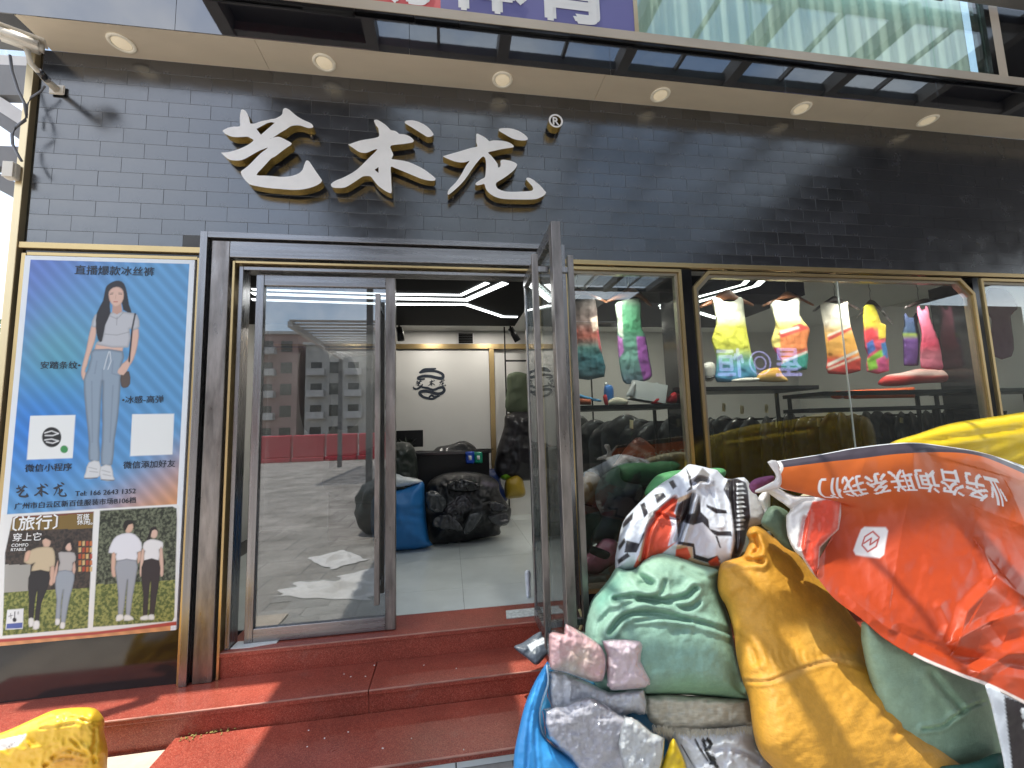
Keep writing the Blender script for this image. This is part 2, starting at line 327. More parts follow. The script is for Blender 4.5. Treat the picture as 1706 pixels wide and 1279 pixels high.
def inside(P, x, y):
    r = np.zeros(x.shape, bool); n = len(P)
    for i in range(n):
        x0, y0 = P[i]; x1, y1 = P[(i + 1) % n]
        if y0 == y1: continue
        c = ((y0 > y) != (y1 > y)) & (x < (x1 - x0) * (y - y0) / (y1 - y0) + x0); r ^= c
    return r
def segdist(P, x, y, closed=True):
    d = np.full(x.shape, 1e9); n = len(P)
    for i in range(n if closed else n - 1):
        a = P[i]; b = P[(i + 1) % n]; ab = b - a; L = ab @ ab + 1e-12
        t = np.clip(((x - a[0]) * ab[0] + (y - a[1]) * ab[1]) / L, 0, 1)
        d = np.minimum(d, np.hypot(x - a[0] - t * ab[0], y - a[1] - t * ab[1]))
    return d
def sstep(a, b, x):
    t = np.clip((x - a) / (b - a), 0, 1); return t * t * (3 - 2 * t)
class Paint:
    """flat print: colours laid on a sheet, read at the points x, y"""
    def __init__(s, x, y, base): s.x, s.y = x, y; s.c = np.tile(np.array(base, float), (x.size, 1)).reshape(x.shape + (3,))
    def over(s, a, col): s.c = s.c * (1 - a[..., None]) + np.array(col, float) * a[..., None] if np.ndim(col) < 2 else s.c * (1 - a[..., None]) + col * a[..., None]
    def poly(s, pts, col, soft=0.8, sm=0, edge=0.0, ew=8.0, alpha=1.0):
        P = smooth_closed(pts, sm) if sm else np.array(pts, float)
        lo = P.min(0) - soft - 1; hi = P.max(0) + soft + 1
        k = (s.x > lo[0]) & (s.x < hi[0]) & (s.y > lo[1]) & (s.y < hi[1])
        if not k.any(): return
        x, y = s.x[k], s.y[k]; d = segdist(P, x, y); ins = inside(P, x, y); sd_ = np.where(ins, d, -d)
        a = np.clip(0.5 + sd_ / (2 * soft), 0, 1) * alpha
        c = np.tile(np.array(col, float), (x.size, 1))
        if edge: c = c * (1 - edge + edge * sstep(0, ew, np.maximum(sd_, 0)))[:, None]
        s.c[k] = s.c[k] * (1 - a[:, None]) + c * a[:, None]
    def line(s, pts, wd, col, soft=0.7, alpha=1.0):
        P = np.array(pts, float); d = segdist(P, s.x, s.y, False); a = np.clip(0.5 + (wd - d) / (2 * soft), 0, 1) * alpha; s.over(a, col)
def srgb(*c):
    c = [v / 255 for v in c]; return tuple(v / 12.92 if v <= 0.04045 else ((v + 0.055) / 1.055) ** 2.4 for v in c)
def set_col(me, cols):
    a = me.color_attributes.new("Col", 'FLOAT_COLOR', 'POINT'); c = np.ones((len(me.vertices), 4), np.float32); c[:, :3] = cols; a.data.foreach_set('color', c.ravel())

def inflate(name, outline, Y, T, mat_, paint=(0.5, 0.5, 0.5), Rr=None, step=5.0, wr=0.0, ws=1.0, creases=(), parent=None, sm=4, back=0.7, floor=0.004, seed=0.0, power=0.5, aniso=(1, 1), facet=0.0, fs=1.0, **k):
    """a stuffed or folded thing: outline traced in photograph pixels, put at depth Y (number, or function of px, py), given thickness T"""
    P = smooth_closed(outline, sm) if sm else np.array(outline, float)
    B = resample(P, step); lo, hi = B.min(0), B.max(0)
    xs = np.arange(lo[0], hi[0], step); ys = np.arange(lo[1], hi[1], step * 0.87)
    gx, gy = np.meshgrid(xs, ys); gx = gx + (np.arange(len(ys)) % 2)[:, None] * step / 2
    gx, gy = gx.ravel(), gy.ravel(); k_ = inside(B, gx, gy); gx, gy = gx[k_], gy[k_]
    d = segdist(B, gx, gy); k_ = d > step * 0.55; gx, gy, d = gx[k_], gy[k_], d[k_]
    pts = [Vector(p) for p in B] + [Vector((a, b)) for a, b in zip(gx, gy)]; nb = len(B)
    r = geometry.delaunay_2d_cdt(pts, [(i, (i + 1) % nb) for i in range(nb)], [], 1, 1e-5)
    V2 = np.array([tuple(v) for v in r[0]]); F = [tuple(f) for f in r[2]]
    x, y = V2[:, 0], V2[:, 1]; dd = segdist(B, x, y); onb = dd < 1e-3
    if Rr is None: Rr = max(dd.max(), 1.0)
    q = np.clip(dd / Rr, 0, 1); h = T * (1 - (1 - q) ** 2) ** power
    if wr:
        ex = np.array([noise.ridged_multi_fractal(Vector((a * 0.012 * ws * aniso[0], b * 0.012 * ws * aniso[1], seed)), 0.9, 2.1, 4, 1.0, 2.0) for a, b in zip(x, y)])
        ex2 = np.array([noise.fractal(Vector((a * 0.02 * ws, b * 0.02 * ws, seed + 9)), 1.0, 2.0, 4) for a, b in zip(x, y)])
        h = h + wr * (0.45 * (ex - 1.0) + ex2) * sstep(0, 0.35, q)
    if facet:
        fc = np.zeros(len(x))
        for amp, sc in ((1.0, .030 * fs), (.45, .075 * fs)):
            for i_, (a, b) in enumerate(zip(x, y)):
                wx = noise.noise(Vector((a * .03, b * .03, seed))) * .5; dv = noise.voronoi(Vector((a * sc + wx, b * sc * .8 - wx, seed + sc * 50)))[0]; fc[i_] -= amp * min(dv[1] - dv[0], .5)
        h = h + facet * (fc + .3) * sstep(0, .4, q)
    for (cp, depth, wd) in creases:
        dc = segdist(smooth_open(cp, 5), x, y, False); h = h + depth * (0.55 * np.exp(-((dc - 2.3 * wd) / (1.6 * wd)) ** 2) - 0.62 * np.exp(-(dc / (1.15 * wd)) ** 2)) * sstep(0, 0.10, q)
    Yf = Y if callable(Y) else (lambda a, b: Y + 0 * a)
    yy = Yf(x, y)
    D = np.stack([MW @ np.array([a - CX, b - CY, FPX]) for a, b in zip(x, y)]); t = (yy - CAM[1]) / D[:, 1]
    Pm = CAM + D * t[:, None]; Dn = D / np.linalg.norm(D, axis=1)[:, None]
    Fr = Pm - Dn * h[:, None]; Bk = Pm + Dn * (np.maximum(h, 0) * back)[:, None]
    if isinstance(paint, tuple): cols = np.tile(np.array(paint), (len(x), 1))
    else: cols = paint(x, y)
    nV = len(x); bid = np.full(nV, -1); V = [*Fr]; C = [*cols]
    for i in range(nV):
        if onb[i]: bid[i] = i
        else: bid[i] = len(V); V.append(Bk[i]); C.append(cols[i])
    V = np.array(V); V[:, 2] = np.maximum(V[:, 2], floor)
    FF = []
    for f in F:
        p = [V[i] for i in f[:3]]; nrm = np.cross(p[1] - p[0], p[2] - p[0])
        g = f if nrm @ (p[0] - CAM) < 0 else f[::-1]
        FF.append(g); bk = tuple(int(bid[i]) for i in g[::-1])
        if not all(onb[i] for i in g): FF.append(bk)
    me = bpy.data.meshes.new(name); me.from_pydata([tuple(map(float, v)) for v in V], [], [tuple(map(int, f)) for f in FF]); me.update()
    me.polygons.foreach_set('use_smooth', [True] * len(me.polygons)); set_col(me, np.array(C))
    return mesh_obj(name, me, mat_, parent, **k)

# ------------------------------------------------------------------ lettering
_tc = {}
def text_tris(body):
    if body in _tc: return _tc[body]
    c = bpy.data.curves.new("t", "FONT"); c.body = body; c.size = 1.0; c.resolution_u = 3
    o = bpy.data.objects.new("t", c); COL.objects.link(o); dg = bpy.context.evaluated_depsgraph_get(); dg.update()
    m = o.evaluated_get(dg).to_mesh(); m.calc_loop_triangles()
    V = np.array([(v.co.x, v.co.y) for v in m.vertices]); T = [tuple(t.vertices) for t in m.loop_triangles]
    o.evaluated_get(dg).to_mesh_clear(); bpy.data.objects.remove(o); bpy.data.curves.remove(c)
    _tc[body] = (V, T); return V, T
def lettering(body, p0, p1, Y, mat_, parent, name='lettering', bold=0.0, hscale=1.0, thick=0.0):
    """text on a plane y = Y, its baseline from pixel p0 to pixel p1"""
    V, T = text_tris(body); a = onY(p0, Y); b = onY(p1, Y); a2 = np.array([a[0], a[2]]); b2 = np.array([b[0], b[2]])
    x0, x1 = V[:, 0].min(), V[:, 0].max(); s = np.hypot(*(b2 - a2)) / (x1 - x0); e = (b2 - a2) / np.hypot(*(b2 - a2)); u = np.array([-e[1], e[0]])
    VV = []; FF = []
    offs = [(0, 0)] if not bold else [(0, 0), (bold, 0), (-bold, 0), (0, bold), (0, -bold)]
    for i, (ox, oy) in enumerate(offs):
        k = len(VV)
        for q in V:
            w2 = a2 + e * (q[0] - x0 + ox) * s + u * (q[1] + oy) * s * hscale; VV.append((w2[0], Y - 0.0004 * i, w2[1]))
        FF += [tuple(k + j for j in t) for t in T]
    return pydata(name, VV, FF, mat_, parent)
def text_mask(bodies, x, y):
    """coverage of text placed as (body, x0, y0, x1, rot180, height scale, bold) in the sheet's own u, v"""
    m = np.zeros(x.shape)
    for body, x0, y0, wd, flip, hs, bold in bodies:
        V, T = text_tris(body); s = wd / (V[:, 0].max() - V[:, 0].min()); q = (V - [V[:, 0].min(), 0]) * s * [1, hs]
        q = [x0, y0] + (q * [-1, 1] if flip else q * [1, -1])
        for t in T:
            P = q[list(t)]; lo, hi = P.min(0) - bold, P.max(0) + bold
            k = (x >= lo[0]) & (x <= hi[0]) & (y >= lo[1]) & (y <= hi[1])
            if not k.any(): continue
            xx, yy = x[k], y[k]; ins = inside(P, xx, yy) | (segdist(P, xx, yy) < bold); m[k] = np.maximum(m[k], ins)
    return m

# ================================================================== SETTING
pydata('ground', [(-80, -90, 0), (80, -90, 0), (80, 60, 0), (-80, 60, 0)], [(0, 1, 2, 3)], M['ground'], kind='structure')
ground = bpy.data.objects['ground']
pydata('road', [(-80, -46, 0.004), (80, -46, 0.004), (80, -26, 0.004), (-80, -26, 0.004)], [(0, 1, 2, 3)], M['road'], kind='structure')
bm = bmesh.new(); add_box(bm, -0.148, 0.148, -0.148, 0.148, 0, 0.022); pm = bpy.data.meshes.new('paving_tile'); bm.to_mesh(pm); bm.free(); pm.materials.append(M['beigetile'])
for i in range(6):
    for j in range(3):
        o = bpy.data.objects.new('paving_tile', pm); link(o, ground); o.location = (-1.66 - 0.3 * i, -0.455 - 0.3 * j, 0.0); o.rotation_euler = (random.uniform(-.004, .004), random.uniform(-.004, .004), 0)
bm = bmesh.new(); add_box(bm, -0.198, 0.198, -0.098, 0.098, 0, 0.006); pm = bpy.data.meshes.new('paving_block'); bm.to_mesh(pm); bm.free(); pm.materials.append(M['paving'])
for i in range(9):
    for j in range(7):
        o = bpy.data.objects.new('paving_block', pm); link(o, ground); o.location = (-1.6 + 0.4 * i + 0.2 * (j % 2), -0.84 - 0.2 * j, 0.0)

# ------------------------------------------------------------------ steps
ZT, ZS, ZL = 0.195, 0.351, 0.07
steps = thing('entrance_steps', 'red granite entrance steps below the glass doors', 'steps', (-0.4, -0.3, 0))
box('lower_slab', -1.49, 1.25, -0.715, -0.297, 0.040, ZL, M['granite'], steps, 0.004)
for i in range(5): box('riser_tile', -1.485 + 0.5 * i, -0.992 + 0.5 * i, -0.70, -0.68, 0.002, 0.0395, M['whitetile'], steps)
for a, b in ((-2.80, -0.485), (-0.482, 2.2), (2.203, 4.2)):
    box('tread', a, b, -0.300, 0.02, ZT - 0.03, ZT, M['granite'], steps, 0.005)
    box('riser', a, b, -0.285, -0.265, 0.006, ZT - 0.031, M['granite'], steps)
box('door_sill', -1.425, 0.76, -0.010, 0.298, ZS - 0.03, ZS, M['granite'], steps, 0.004)
box('riser', -1.425, 0.76, 0.004, 0.03, ZT + 0.001, ZS - 0.031, M['granite'], steps)
for a, b, y, z in ((-2.80, -0.486, -0.3012, ZT), (-0.481, 1.25, -0.3012, ZT), (-1.42, .755, -.0112, ZS), (-1.488, 1.25, -.7162, ZL)): box('worn_lit_edge', a, b, y, y + .010, z - .007, z + .0008, M['nosing'], steps, .002)  # pale strips: edge wear plus the nosing highlight put into the colour
# debris on the slab
deb = bmesh.new()
for i in range(46):
    t = random.random(); c = onZ((300 + 95 * t + random.gauss(0, 3), 1232 - 20 * t + random.gauss(0, 3)), ZL); a = random.uniform(0, 6.28); l = random.uniform(.006, .014)
    add_bar(deb, (c[0], c[1], ZL + .004), (c[0] + l * math.cos(a), c[1] + l * math.sin(a), ZL + random.uniform(.003, .012)), .005, .002)
from_bm('dry_leaf_bits', deb, mat('dry_leaf', (0.30, 0.27, 0.08), 0.8, var=0.4, vscale=30), label='dry yellow green plant bits scattered on the lower red slab', cat='debris', kind='stuff')
deb = bmesh.new()
for i in range(14):
    p = (random.uniform(560, 880), random.uniform(1098, 1130)) if i % 2 else (random.uniform(480, 850), random.uniform(1215, 1250)); z = ZT if i % 2 else ZL; c = onZ(p, z)
    if (i % 2 and -0.29 < c[1] < 0) or (not i % 2 and -0.70 < c[1] < -0.3): add_bar(deb, (c[0], c[1], z + .002), (c[0] + random.uniform(.003, .010), c[1] + random.uniform(-.006, .006), z + .002), .004, .003)
from_bm('litter_bits', deb, M['paper'], label='tiny pale litter specks scattered over the red steps', cat='litter', kind='stuff')

# ================================================================== BUILDING
bld = thing('shop_building', 'black tiled clothing shop building with glass front', 'building', (1.5, 0.5, 0))
tw = box('tile_wall', -2.663, 6.2, -0.0005, 0.10, 2.955, 4.31, M['grout'], bld)
L_, H_ = 0.2655, 0.106
cells = []
for r_ in range(13):
    z = 2.939 + H_ * r_
    off = 0.632 + (L_ / 2 if r_ % 2 else 0.0)
    for c_ in range(-16, 22):
        x = off + L_ * c_
        if x + L_ < -2.655 or x > 5.55: continue
        xa, xb = max(x, -2.662), min(x + L_, 5.6); za, zb = max(z, 2.956), min(z + H_, 4.309)
        if r_ == 0 and xb > -1.62 and xa < 0.86: continue
        if xb - xa < 0.03: continue
        cells.append((math.dist((0.5 * (xa + xb), 0, 0.5 * (za + zb)), CAM), xa, xb, za, zb))
cells.sort(); tile_meshes = {}
def tile_mesh(w_, h_):
    k = (round(w_, 3), round(h_, 3))
    if k not in tile_meshes:
        b = bmesh.new(); add_box(b, -w_ / 2 + .001, w_ / 2 - .001, -0.0016, 0, -h_ / 2 + .001, h_ / 2 - .001)
        bmesh.ops.bevel(b, geom=[e for e in b.edges if all(v.co.y < -0.001 for v in e.verts)], offset=0.0005, segments=1, affect='EDGES')
        m_ = bpy.data.meshes.new('tile'); b.to_mesh(m_); b.free(); m_.materials.append(M['tile']); tile_meshes[k] = m_
    return tile_meshes[k]
rest = bmesh.new()
for i, (_, xa, xb, za, zb) in enumerate(cells):
    if i < 298:
        o = bpy.data.objects.new('tile', tile_mesh(xb - xa, zb - za)); link(o, tw)
        o.location = ((xa + xb) / 2, 0, (za + zb) / 2); o.rotation_euler = (random.gauss(0, .0040), 0, random.gauss(0, .0022))
    else: add_box(rest, xa + .001, xb - .001, -0.0014 - random.random() * .0005, -0.0008, za + .001, zb - .001)
from_bm('tile_field', rest, M['tile'], tw, kind='stuff')

# soffit, fascia, ledge
sf = box('soffit', -2.62, 6.2, -0.25, 0.0, 4.318, 4.36, M['soffit'], bld)
js = [-2.62, -1.25, 1.2, 3.64, 6.1]
for a, b in zip(js, js[1:]): box('soffit_panel', a + .0015, b - .0015, -0.252, -0.001, 4.31, 4.3175, M['soffit'], sf)
fa = box('fascia', -3.2, 6.3, -0.248, -0.05, 4.362, 4.545, M['black'], bld)
js = [-3.2, -1.72, -0.24, 1.24, 2.72, 4.2, 6.3]
for a, b in zip(js, js[1:]): box('fascia_panel', a + .001, b - .001, -0.258 - random.random() * .001, -0.2535, 4.309, 4.562, M['fascia'], fa, 0.001)
lg = box('ledge', -3.2, 6.3, -0.285, 0.0, 4.592, 4.665, M['ledge'], bld)
bm = bmesh.new(); x = -3.2
while x < 6.2:
    l = random.uniform(.25, .9); add_box(bm, x, x + l - .002, -0.280, -0.05, 4.578 - random.uniform(0, .016), 4.5915); x += l
from_bm('ledge_underside', bm, M['black'], lg)
box('upper_wall', -3.2, 6.3, 0.80, 1.0, 4.40, 7.0, M['greywall'], bld)
box('roof_slab', -2.70, 6.3, 0.102, 8.0, 4.30, 4.398, M['ceil'], bld)

# corner post, trims
box('corner_post', -2.732, -2.688, -0.03, 0.06, ZT + .001, 4.309, M['goldp'], bld, 0.003)
box('corner_gap', -2.687, -2.664, 0.012, 0.05, ZT + .001, 4.308, M['black'], bld)
box('gold_trim', -2.686, -1.632, -0.022, 0.02, 2.915, 2.955, M['gold'], bld, 0.003)
box('gold_trim', 0.892, 6.2, -0.022, 0.02, 2.918, 2.955, M['gold'], bld, 0.003)
box('base_panel', -2.662, -1.634, 0.002, 0.06, ZT + .001, 2.914, M['black'], bld)
# steel door surround
df = box('door_surround', -1.629, -1.585, -0.045, 0.05, ZT + .001, 3.058, M['steel'], bld, 0.002)
box('surround_head', -1.584, 0.84, -0.045, 0.05, 3.018, 3.058, M['steel_h'], df, 0.002)
box('surround_jamb', 0.841, 0.886, -0.045, 0.05, ZT + .001, 3.058, M['steel'], df, 0.002)
box('shadow_gap', -1.584, -1.564, 0.0, 0.05, ZT + .001, 3.017, M['black'], df)
box('shadow_gap', -1.563, 0.84, 0.0, 0.05, 3.004, 3.017, M['black'], df)
box('steel_band', -1.563, -1.452, -0.030, 0.05, ZT + .001, 3.003, M['steel_old'], df, 0.004)
box('steel_band_head', -1.451, 0.84, -0.030, 0.05, 2.890, 3.003, M['steel_h'], df, 0.004)
box('steel_band', 0.70, 0.8405, -0.030, 0.05, ZS + .001, 2.889, M['steel_old'], df, 0.004)
box('gold_strip', -1.440, -1.424, -0.012, 0.05, ZT + .001, 2.872, M['gold'], df, 0.002)
box('gold_strip', -1.423, 0.69, -0.012, 0.05, 2.857, 2.873, M['gold'], df, 0.002)
box('gold_strip', 0.676, 0.690, -0.012, 0.05, ZS + .001, 2.8565, M['gold'], df, 0.002)
box('inner_frame', -1.412, -1.385, 0.02, 0.13, ZS + .001, 2.846, M['steel'], df, 0.002)
box('inner_frame_head', -1.384, 0.632, 0.02, 0.13, 2.822, 2.846, M['steel_h'], df, 0.002)
box('inner_frame', 0.633, 0.66, 0.02, 0.13, ZS + .001, 2.846, M['steel'], df, 0.002)

# ------------------------------------------------------------------ door leaves
def door_leaf(name, label, hinge, closed, glass):
    t = thing(name, label, 'door', hinge)
    W, Hh, D = 0.945, 2.452, 0.05; sw = 0.068
    def P(u, v, wv):   # u from hinge to free edge, v depth (outside negative), wv height
        if closed: return (hinge[0] + u, hinge[1] + v, hinge[2] + wv)
        a = R(-91.0); ux, uy = -math.cos(a), -math.sin(a) * -1.0
        # open leaf: u runs towards the street
        return (hinge[0] - 0.017 * u - v, hinge[1] - u, hinge[2] + wv)
    def bx(n, u0, u1, v0, v1, w0, w1, m_, par=t, bv=0.002):
        p, q = P(u0, v0, w0), P(u1, v1, w1); b = bmesh.new()
        add_box(b, min(p[0], q[0]), max(p[0], q[0]), min(p[1], q[1]), max(p[1], q[1]), min(p[2], q[2]), max(p[2], q[2]))
        if bv: bmesh.ops.bevel(b, geom=b.edges[:], offset=bv, segments=1, affect='EDGES')
        return from_bm(n, b, m_, par)
    bx('stile', 0, sw * .75, 0, D, 0, Hh, M['steel']); bx('stile', W - sw, W, 0, D, 0, Hh, M['steel_old'])
    bx('top_rail', sw * .75 + .0005, W - sw - .0005, .002, D - .002, Hh - .075, Hh, M['steel_h']); bx('bottom_rail', sw * .75 + .0005, W - sw - .0005, .002, D - .002, 0, .085, M['steel_h'])
    bx('pane', sw * .75 - .004, W - sw + .004, D / 2 - .004, D / 2 + .004, .082, Hh - .072, glass, bv=0)
    for s_ in (-1, 1):
        v0, v1 = (-.095, -.062) if s_ < 0 else (D + .062, D + .095)
        h = bx('handle', W - .125, W - .092, v0, v1, .20, 2.30, M['steel_old'])
        for zz in (.30, 2.20): bx('handle_bracket', W - .120, W - .097, *((-.062, .0) if s_ < 0 else (D, D + .062)), zz, zz + .03, M['steel'], h, 0)
    bx('top_pivot', .02, .16, .01, D - .01, Hh + .0005, Hh + .009, M['steel'])
    return t
door_leaf('glass_door', 'closed left glass door with long dark pull handle and street reflections', (-1.322, 0.07, 0.356), True, M['doorglass'])
door_leaf('glass_door', 'right glass door swung open towards the street, seen edge on', (0.632, 0.07, 0.356), False, M['openglass'])

# ------------------------------------------------------------------ shop windows
def window(name, label, x0, x1, z0, z1, ch, joints):
    t = thing(name, label, 'window', (0.5 * (x0 + x1), 0.0, z0))
    def ring(i, y):
        a, b, c, d = x0 + i, x1 - i, z0 + i, z1 - i; k = max(ch - i * .4, 0)
        return [(a, y, c), (b, y, c), (b, y, d - k), (b - k, y, d), (a + k, y, d), (a, y, d - k)] if ch else [(a, y, c), (b, y, c), (b, y, d), (a, y, d)]
    def frame(n, i0, i1, y0, y1, m_):
        A, B = ring(i0, y0), ring(i1, y0); C, D = ring(i0, y1), ring(i1, y1); k = len(A); F = []
        for i in range(k):
            j = (i + 1) % k
            F += [(i, j, k + j, k + i), (2 * k + j, 2 * k + i, 3 * k + i, 3 * k + j), (j, i, 2 * k + i, 2 * k + j), (k + i, k + j, 3 * k + j, 3 * k + i)]
        return pydata(n, A + B + C + D, F, m_, t)
    frame('gold_frame', 0.0, 0.024, -0.012, 0.03, M['gold']); frame('inner_frame', 0.026, 0.050, 0.006, 0.05, M['winframe'])
    xs = [x0 + .03] + joints + [x1 - .03]
    for a, b in zip(xs, xs[1:]):
        e0 = .002 if a > x0 + .03 else 0; e1 = .002 if b < x1 - .03 else 0
        k = ch * .85; P = [(a + e0, z0 + .03), (b - e1, z0 + .03)]
        P += [(b - e1, z1 - .03 - k), (b - e1 - k, z1 - .03)] if (ch and e1 == 0) else [(b - e1, z1 - .03)]
        P += [(a + e0 + k, z1 - .03), (a + e0, z1 - .03 - k)] if (ch and e0 == 0) else [(a + e0, z1 - .03)]
        n = len(P); V = [(p[0], .014, p[1]) for p in P] + [(p[0], .022, p[1]) for p in P]
        pydata('pane', V, [tuple(range(n)), tuple(range(2 * n - 1, n - 1, -1))] + [(i, n + i, n + (i + 1) % n, (i + 1) % n) for i in range(n)], M['glass'], t)
    for j in joints: box('glass_joint', j - .0018, j + .0018, .012, .024, z0 + .031, z1 - .031, M['whitetile'], t)
    return t
window('shop_window', 'narrow gold framed shop window beside the open door', 0.892, 1.848, 0.50, 2.905, 0, [])
window('shop_window', 'wide gold framed shop window with cut top corners', 1.945, 4.680, 0.50, 2.900, 0.135, [3.297])
window('shop_window', 'gold framed shop window cut off by the right photo edge', 4.765, 6.05, 0.50, 2.905, 0, [])
for a, b in ((1.850, 1.943), (4.682, 4.763)): box('window_pier', a, b, 0.001, 0.35, 0.50, 2.914, M['black'], bld)
box('window_base', 0.892, 6.1, 0.002, 0.10, ZT + .001, 0.498, M['black'], bld)
box('window_head', 0.892, 6.1, 0.03, 0.12, 2.907, 2.954, M['black'], bld)

# ------------------------------------------------------------------ upper storey
us = thing('upper_sign', 'large red and violet signboard with white characters above the ledge', 'sign', (-0.7, -0.2, 4.67))
box('board', -0.02, 1.462, -0.245, -0.20, 4.668, 6.4, mat('violet_board', srgb(108, 106, 165), 0.45, var=0.06, vscale=2), us)
box('board_red', -3.0, -0.0205, -0.245, -0.20, 4.668, 6.4, mat('red_board', srgb(222, 96, 96), 0.45, var=0.05, vscale=2), us)
def wtext(body, x0, x1, z, Y, m_, par, bold=0.0, name='lettering'):
    V, T = text_tris(body); a0 = V[:, 0].min(); s = (x1 - x0) / (V[:, 0].max() - a0); VV = []; FF = []
    offs = [(0, 0)] if not bold else [(0, 0), (bold, 0), (-bold, 0), (0, bold), (0, -bold)]
    for i, (ox, oy) in enumerate(offs):
        k = len(VV); VV += [(x0 + (q[0] - a0 + ox) * s, Y - .0006 * i, z + (q[1] + oy) * s) for q in V]; FF += [tuple(k + j for j in t) for t in T]
    return pydata(name, VV, FF, m_, par)
wtext('体', 0.05, 0.60, 4.775, -0.248, M['whiteink'], us, .032); wtext('育', 0.68, 1.25, 4.785, -0.248, M['whiteink'], us, .032)
wtext('动', -0.62, -0.08, 4.765, -0.248, M['whiteink'], us, .03)
box('sign_edge', 1.463, 1.495, -0.25, -0.15, 4.667, 6.4, M['goldp'], us)
uw = thing('upper_window', 'greenish glazed upper window with pale curtains above the ledge', 'window', (3.2, -0.2, 4.67))
xj = [1.50, onY((1256, 85), -.22)[0], onY((1416, 105), -.22)[0], onY((1560, 120), -.22)[0], 4.86]
for a, b in zip(xj, xj[1:]): box('pane', a + .003, b - .003, -0.225, -0.215, 4.667, 6.6, M['upglass'], uw)
box('window_post', 4.862, 4.92, -0.25, -0.15, 4.667, 6.6, M['black'], uw); box('window_post', 4.922, 5.02, -0.25, -0.15, 4.667, 6.6, M['ledge'], uw)
box('window_post', 5.022, 6.2, -0.24, -0.15, 4.667, 6.6, M['black'], uw)
n = 260; V = []; F = []
for i in range(n + 1):
    x = 1.5 + 3.36 * i / n; y = -0.10 + .013 * math.sin(x * 34 + math.sin(x * 5) * 2) + .006 * math.sin(x * 71)
    V += [(x, y, 4.67), (x, y, 6.6)]
    if i: F.append((2 * i - 2, 2 * i, 2 * i + 1, 2 * i - 1))
pydata('curtain', V, F, M['curtain'], smooth=True, label='pale green pleated curtain hanging behind the upper window', cat='curtain')

# ------------------------------------------------------------------ soffit downlights
places = ['far left by the security camera', 'second from the left, above the first sign character', 'third from the left, above the third sign character',
          'third from the right', 'second from the right', 'far right end']
for i, pl in enumerate(places):
    x = -2.12 + 1.277 * i; t = thing('downlight', 'round cream recessed downlight in the soffit, ' + pl, 'downlight', (x, -0.12, 4.31), 'downlights in the soffit')
    lathe('trim_ring', [(0.074, 0), (0.078, -.004), (0.074, -.009), (0.060, -.010), (0.054, -.004)], (x, -0.12, 4.3098), (0, 0, 1), M['cream'], t, 32)
    lathe('lens', [(0.053, -.0055), (0.040, -.0075), (0.0, -.009)], (x, -0.12, 4.3095), (0, 0, 1), M['lens'], t, 32)

# ------------------------------------------------------------------ sign characters
YI = [(330,90),(365,105),(395,150),(415,210),(432,268),(500,262),(560,240),(640,225),(690,212),(740,205),(800,175),(830,145),(838,95),(865,72),(910,90),(960,130),(1020,180),(1100,225),(1180,260),(1215,295),(1210,318),(1160,325),(1110,310),(1050,292),(980,292),(930,305),(870,345),(800,385),(720,440),(668,462),(700,448),(760,435),(800,437),(870,470),(950,518),(900,560),(830,610),(740,680),(690,705),(640,760),(570,835),(505,912),(600,920),(700,925),(800,935),(900,932),(980,915),(1040,890),(1085,845),(1105,785),(1125,738),(1145,730),(1170,745),(1200,790),(1260,880),(1320,965),(1325,990),(1300,1020),(1220,1060),(1100,1090),(980,1100),(850,1092),(650,1075),(500,1050),(415,1025),(350,960),(315,900),(312,870),(340,845),(400,800),(480,720),(560,640),(650,572),(600,585),(520,620),(440,665),(360,710),(290,730),(200,728),(140,705),(70,640),(75,632),(150,625),(250,600),(350,560),(430,515),(470,475),(430,450),(390,432),(290,437),(200,432),(120,400),(85,365),(90,350),(150,320),(230,305),(298,302),(298,250),(300,170),(312,105)]
YIh = [(505,335),(562,408),(735,258),(690,250),(640,262),(570,300)]
SHU = [(625,160),(660,152),(700,170),(770,215),(820,262),(850,292),(900,300),(940,325),(965,342),(1030,348),(1100,375),(1150,420),(1150,445),(1120,460),(1000,478),(850,497),(850,545),(870,590),(880,625),(860,665),(870,680),(960,690),(1080,715),(1200,765),(1300,820),(1380,880),(1440,930),(1440,955),(1410,968),(1330,960),(1240,935),(1120,885),(1000,835),(900,795),(848,780),(850,880),(855,1000),(860,1090),(855,1125),(840,1132),(780,1105),(700,1050),(650,1000),(610,945),(580,910),(540,903),(480,908),(420,945),(330,1005),(240,1055),(150,1063),(75,1055),(50,1025),(60,1000),(110,965),(200,930),(300,880),(400,815),(500,720),(580,640),(670,550),(620,555),(540,590),(480,595),(420,580),(340,525),(285,488),(300,478),(440,430),(560,410),(640,395),(690,375),(690,330),(680,265),(650,230),(632,190)]
SHUh = [(632,820),(685,783),(685,862)]
SHUd = [(1035,180),(1060,165),(1130,160),(1200,175),(1290,215),(1360,270),(1412,335),(1412,360),(1380,378),(1335,382),(1280,350),(1200,300),(1120,250),(1045,205)]
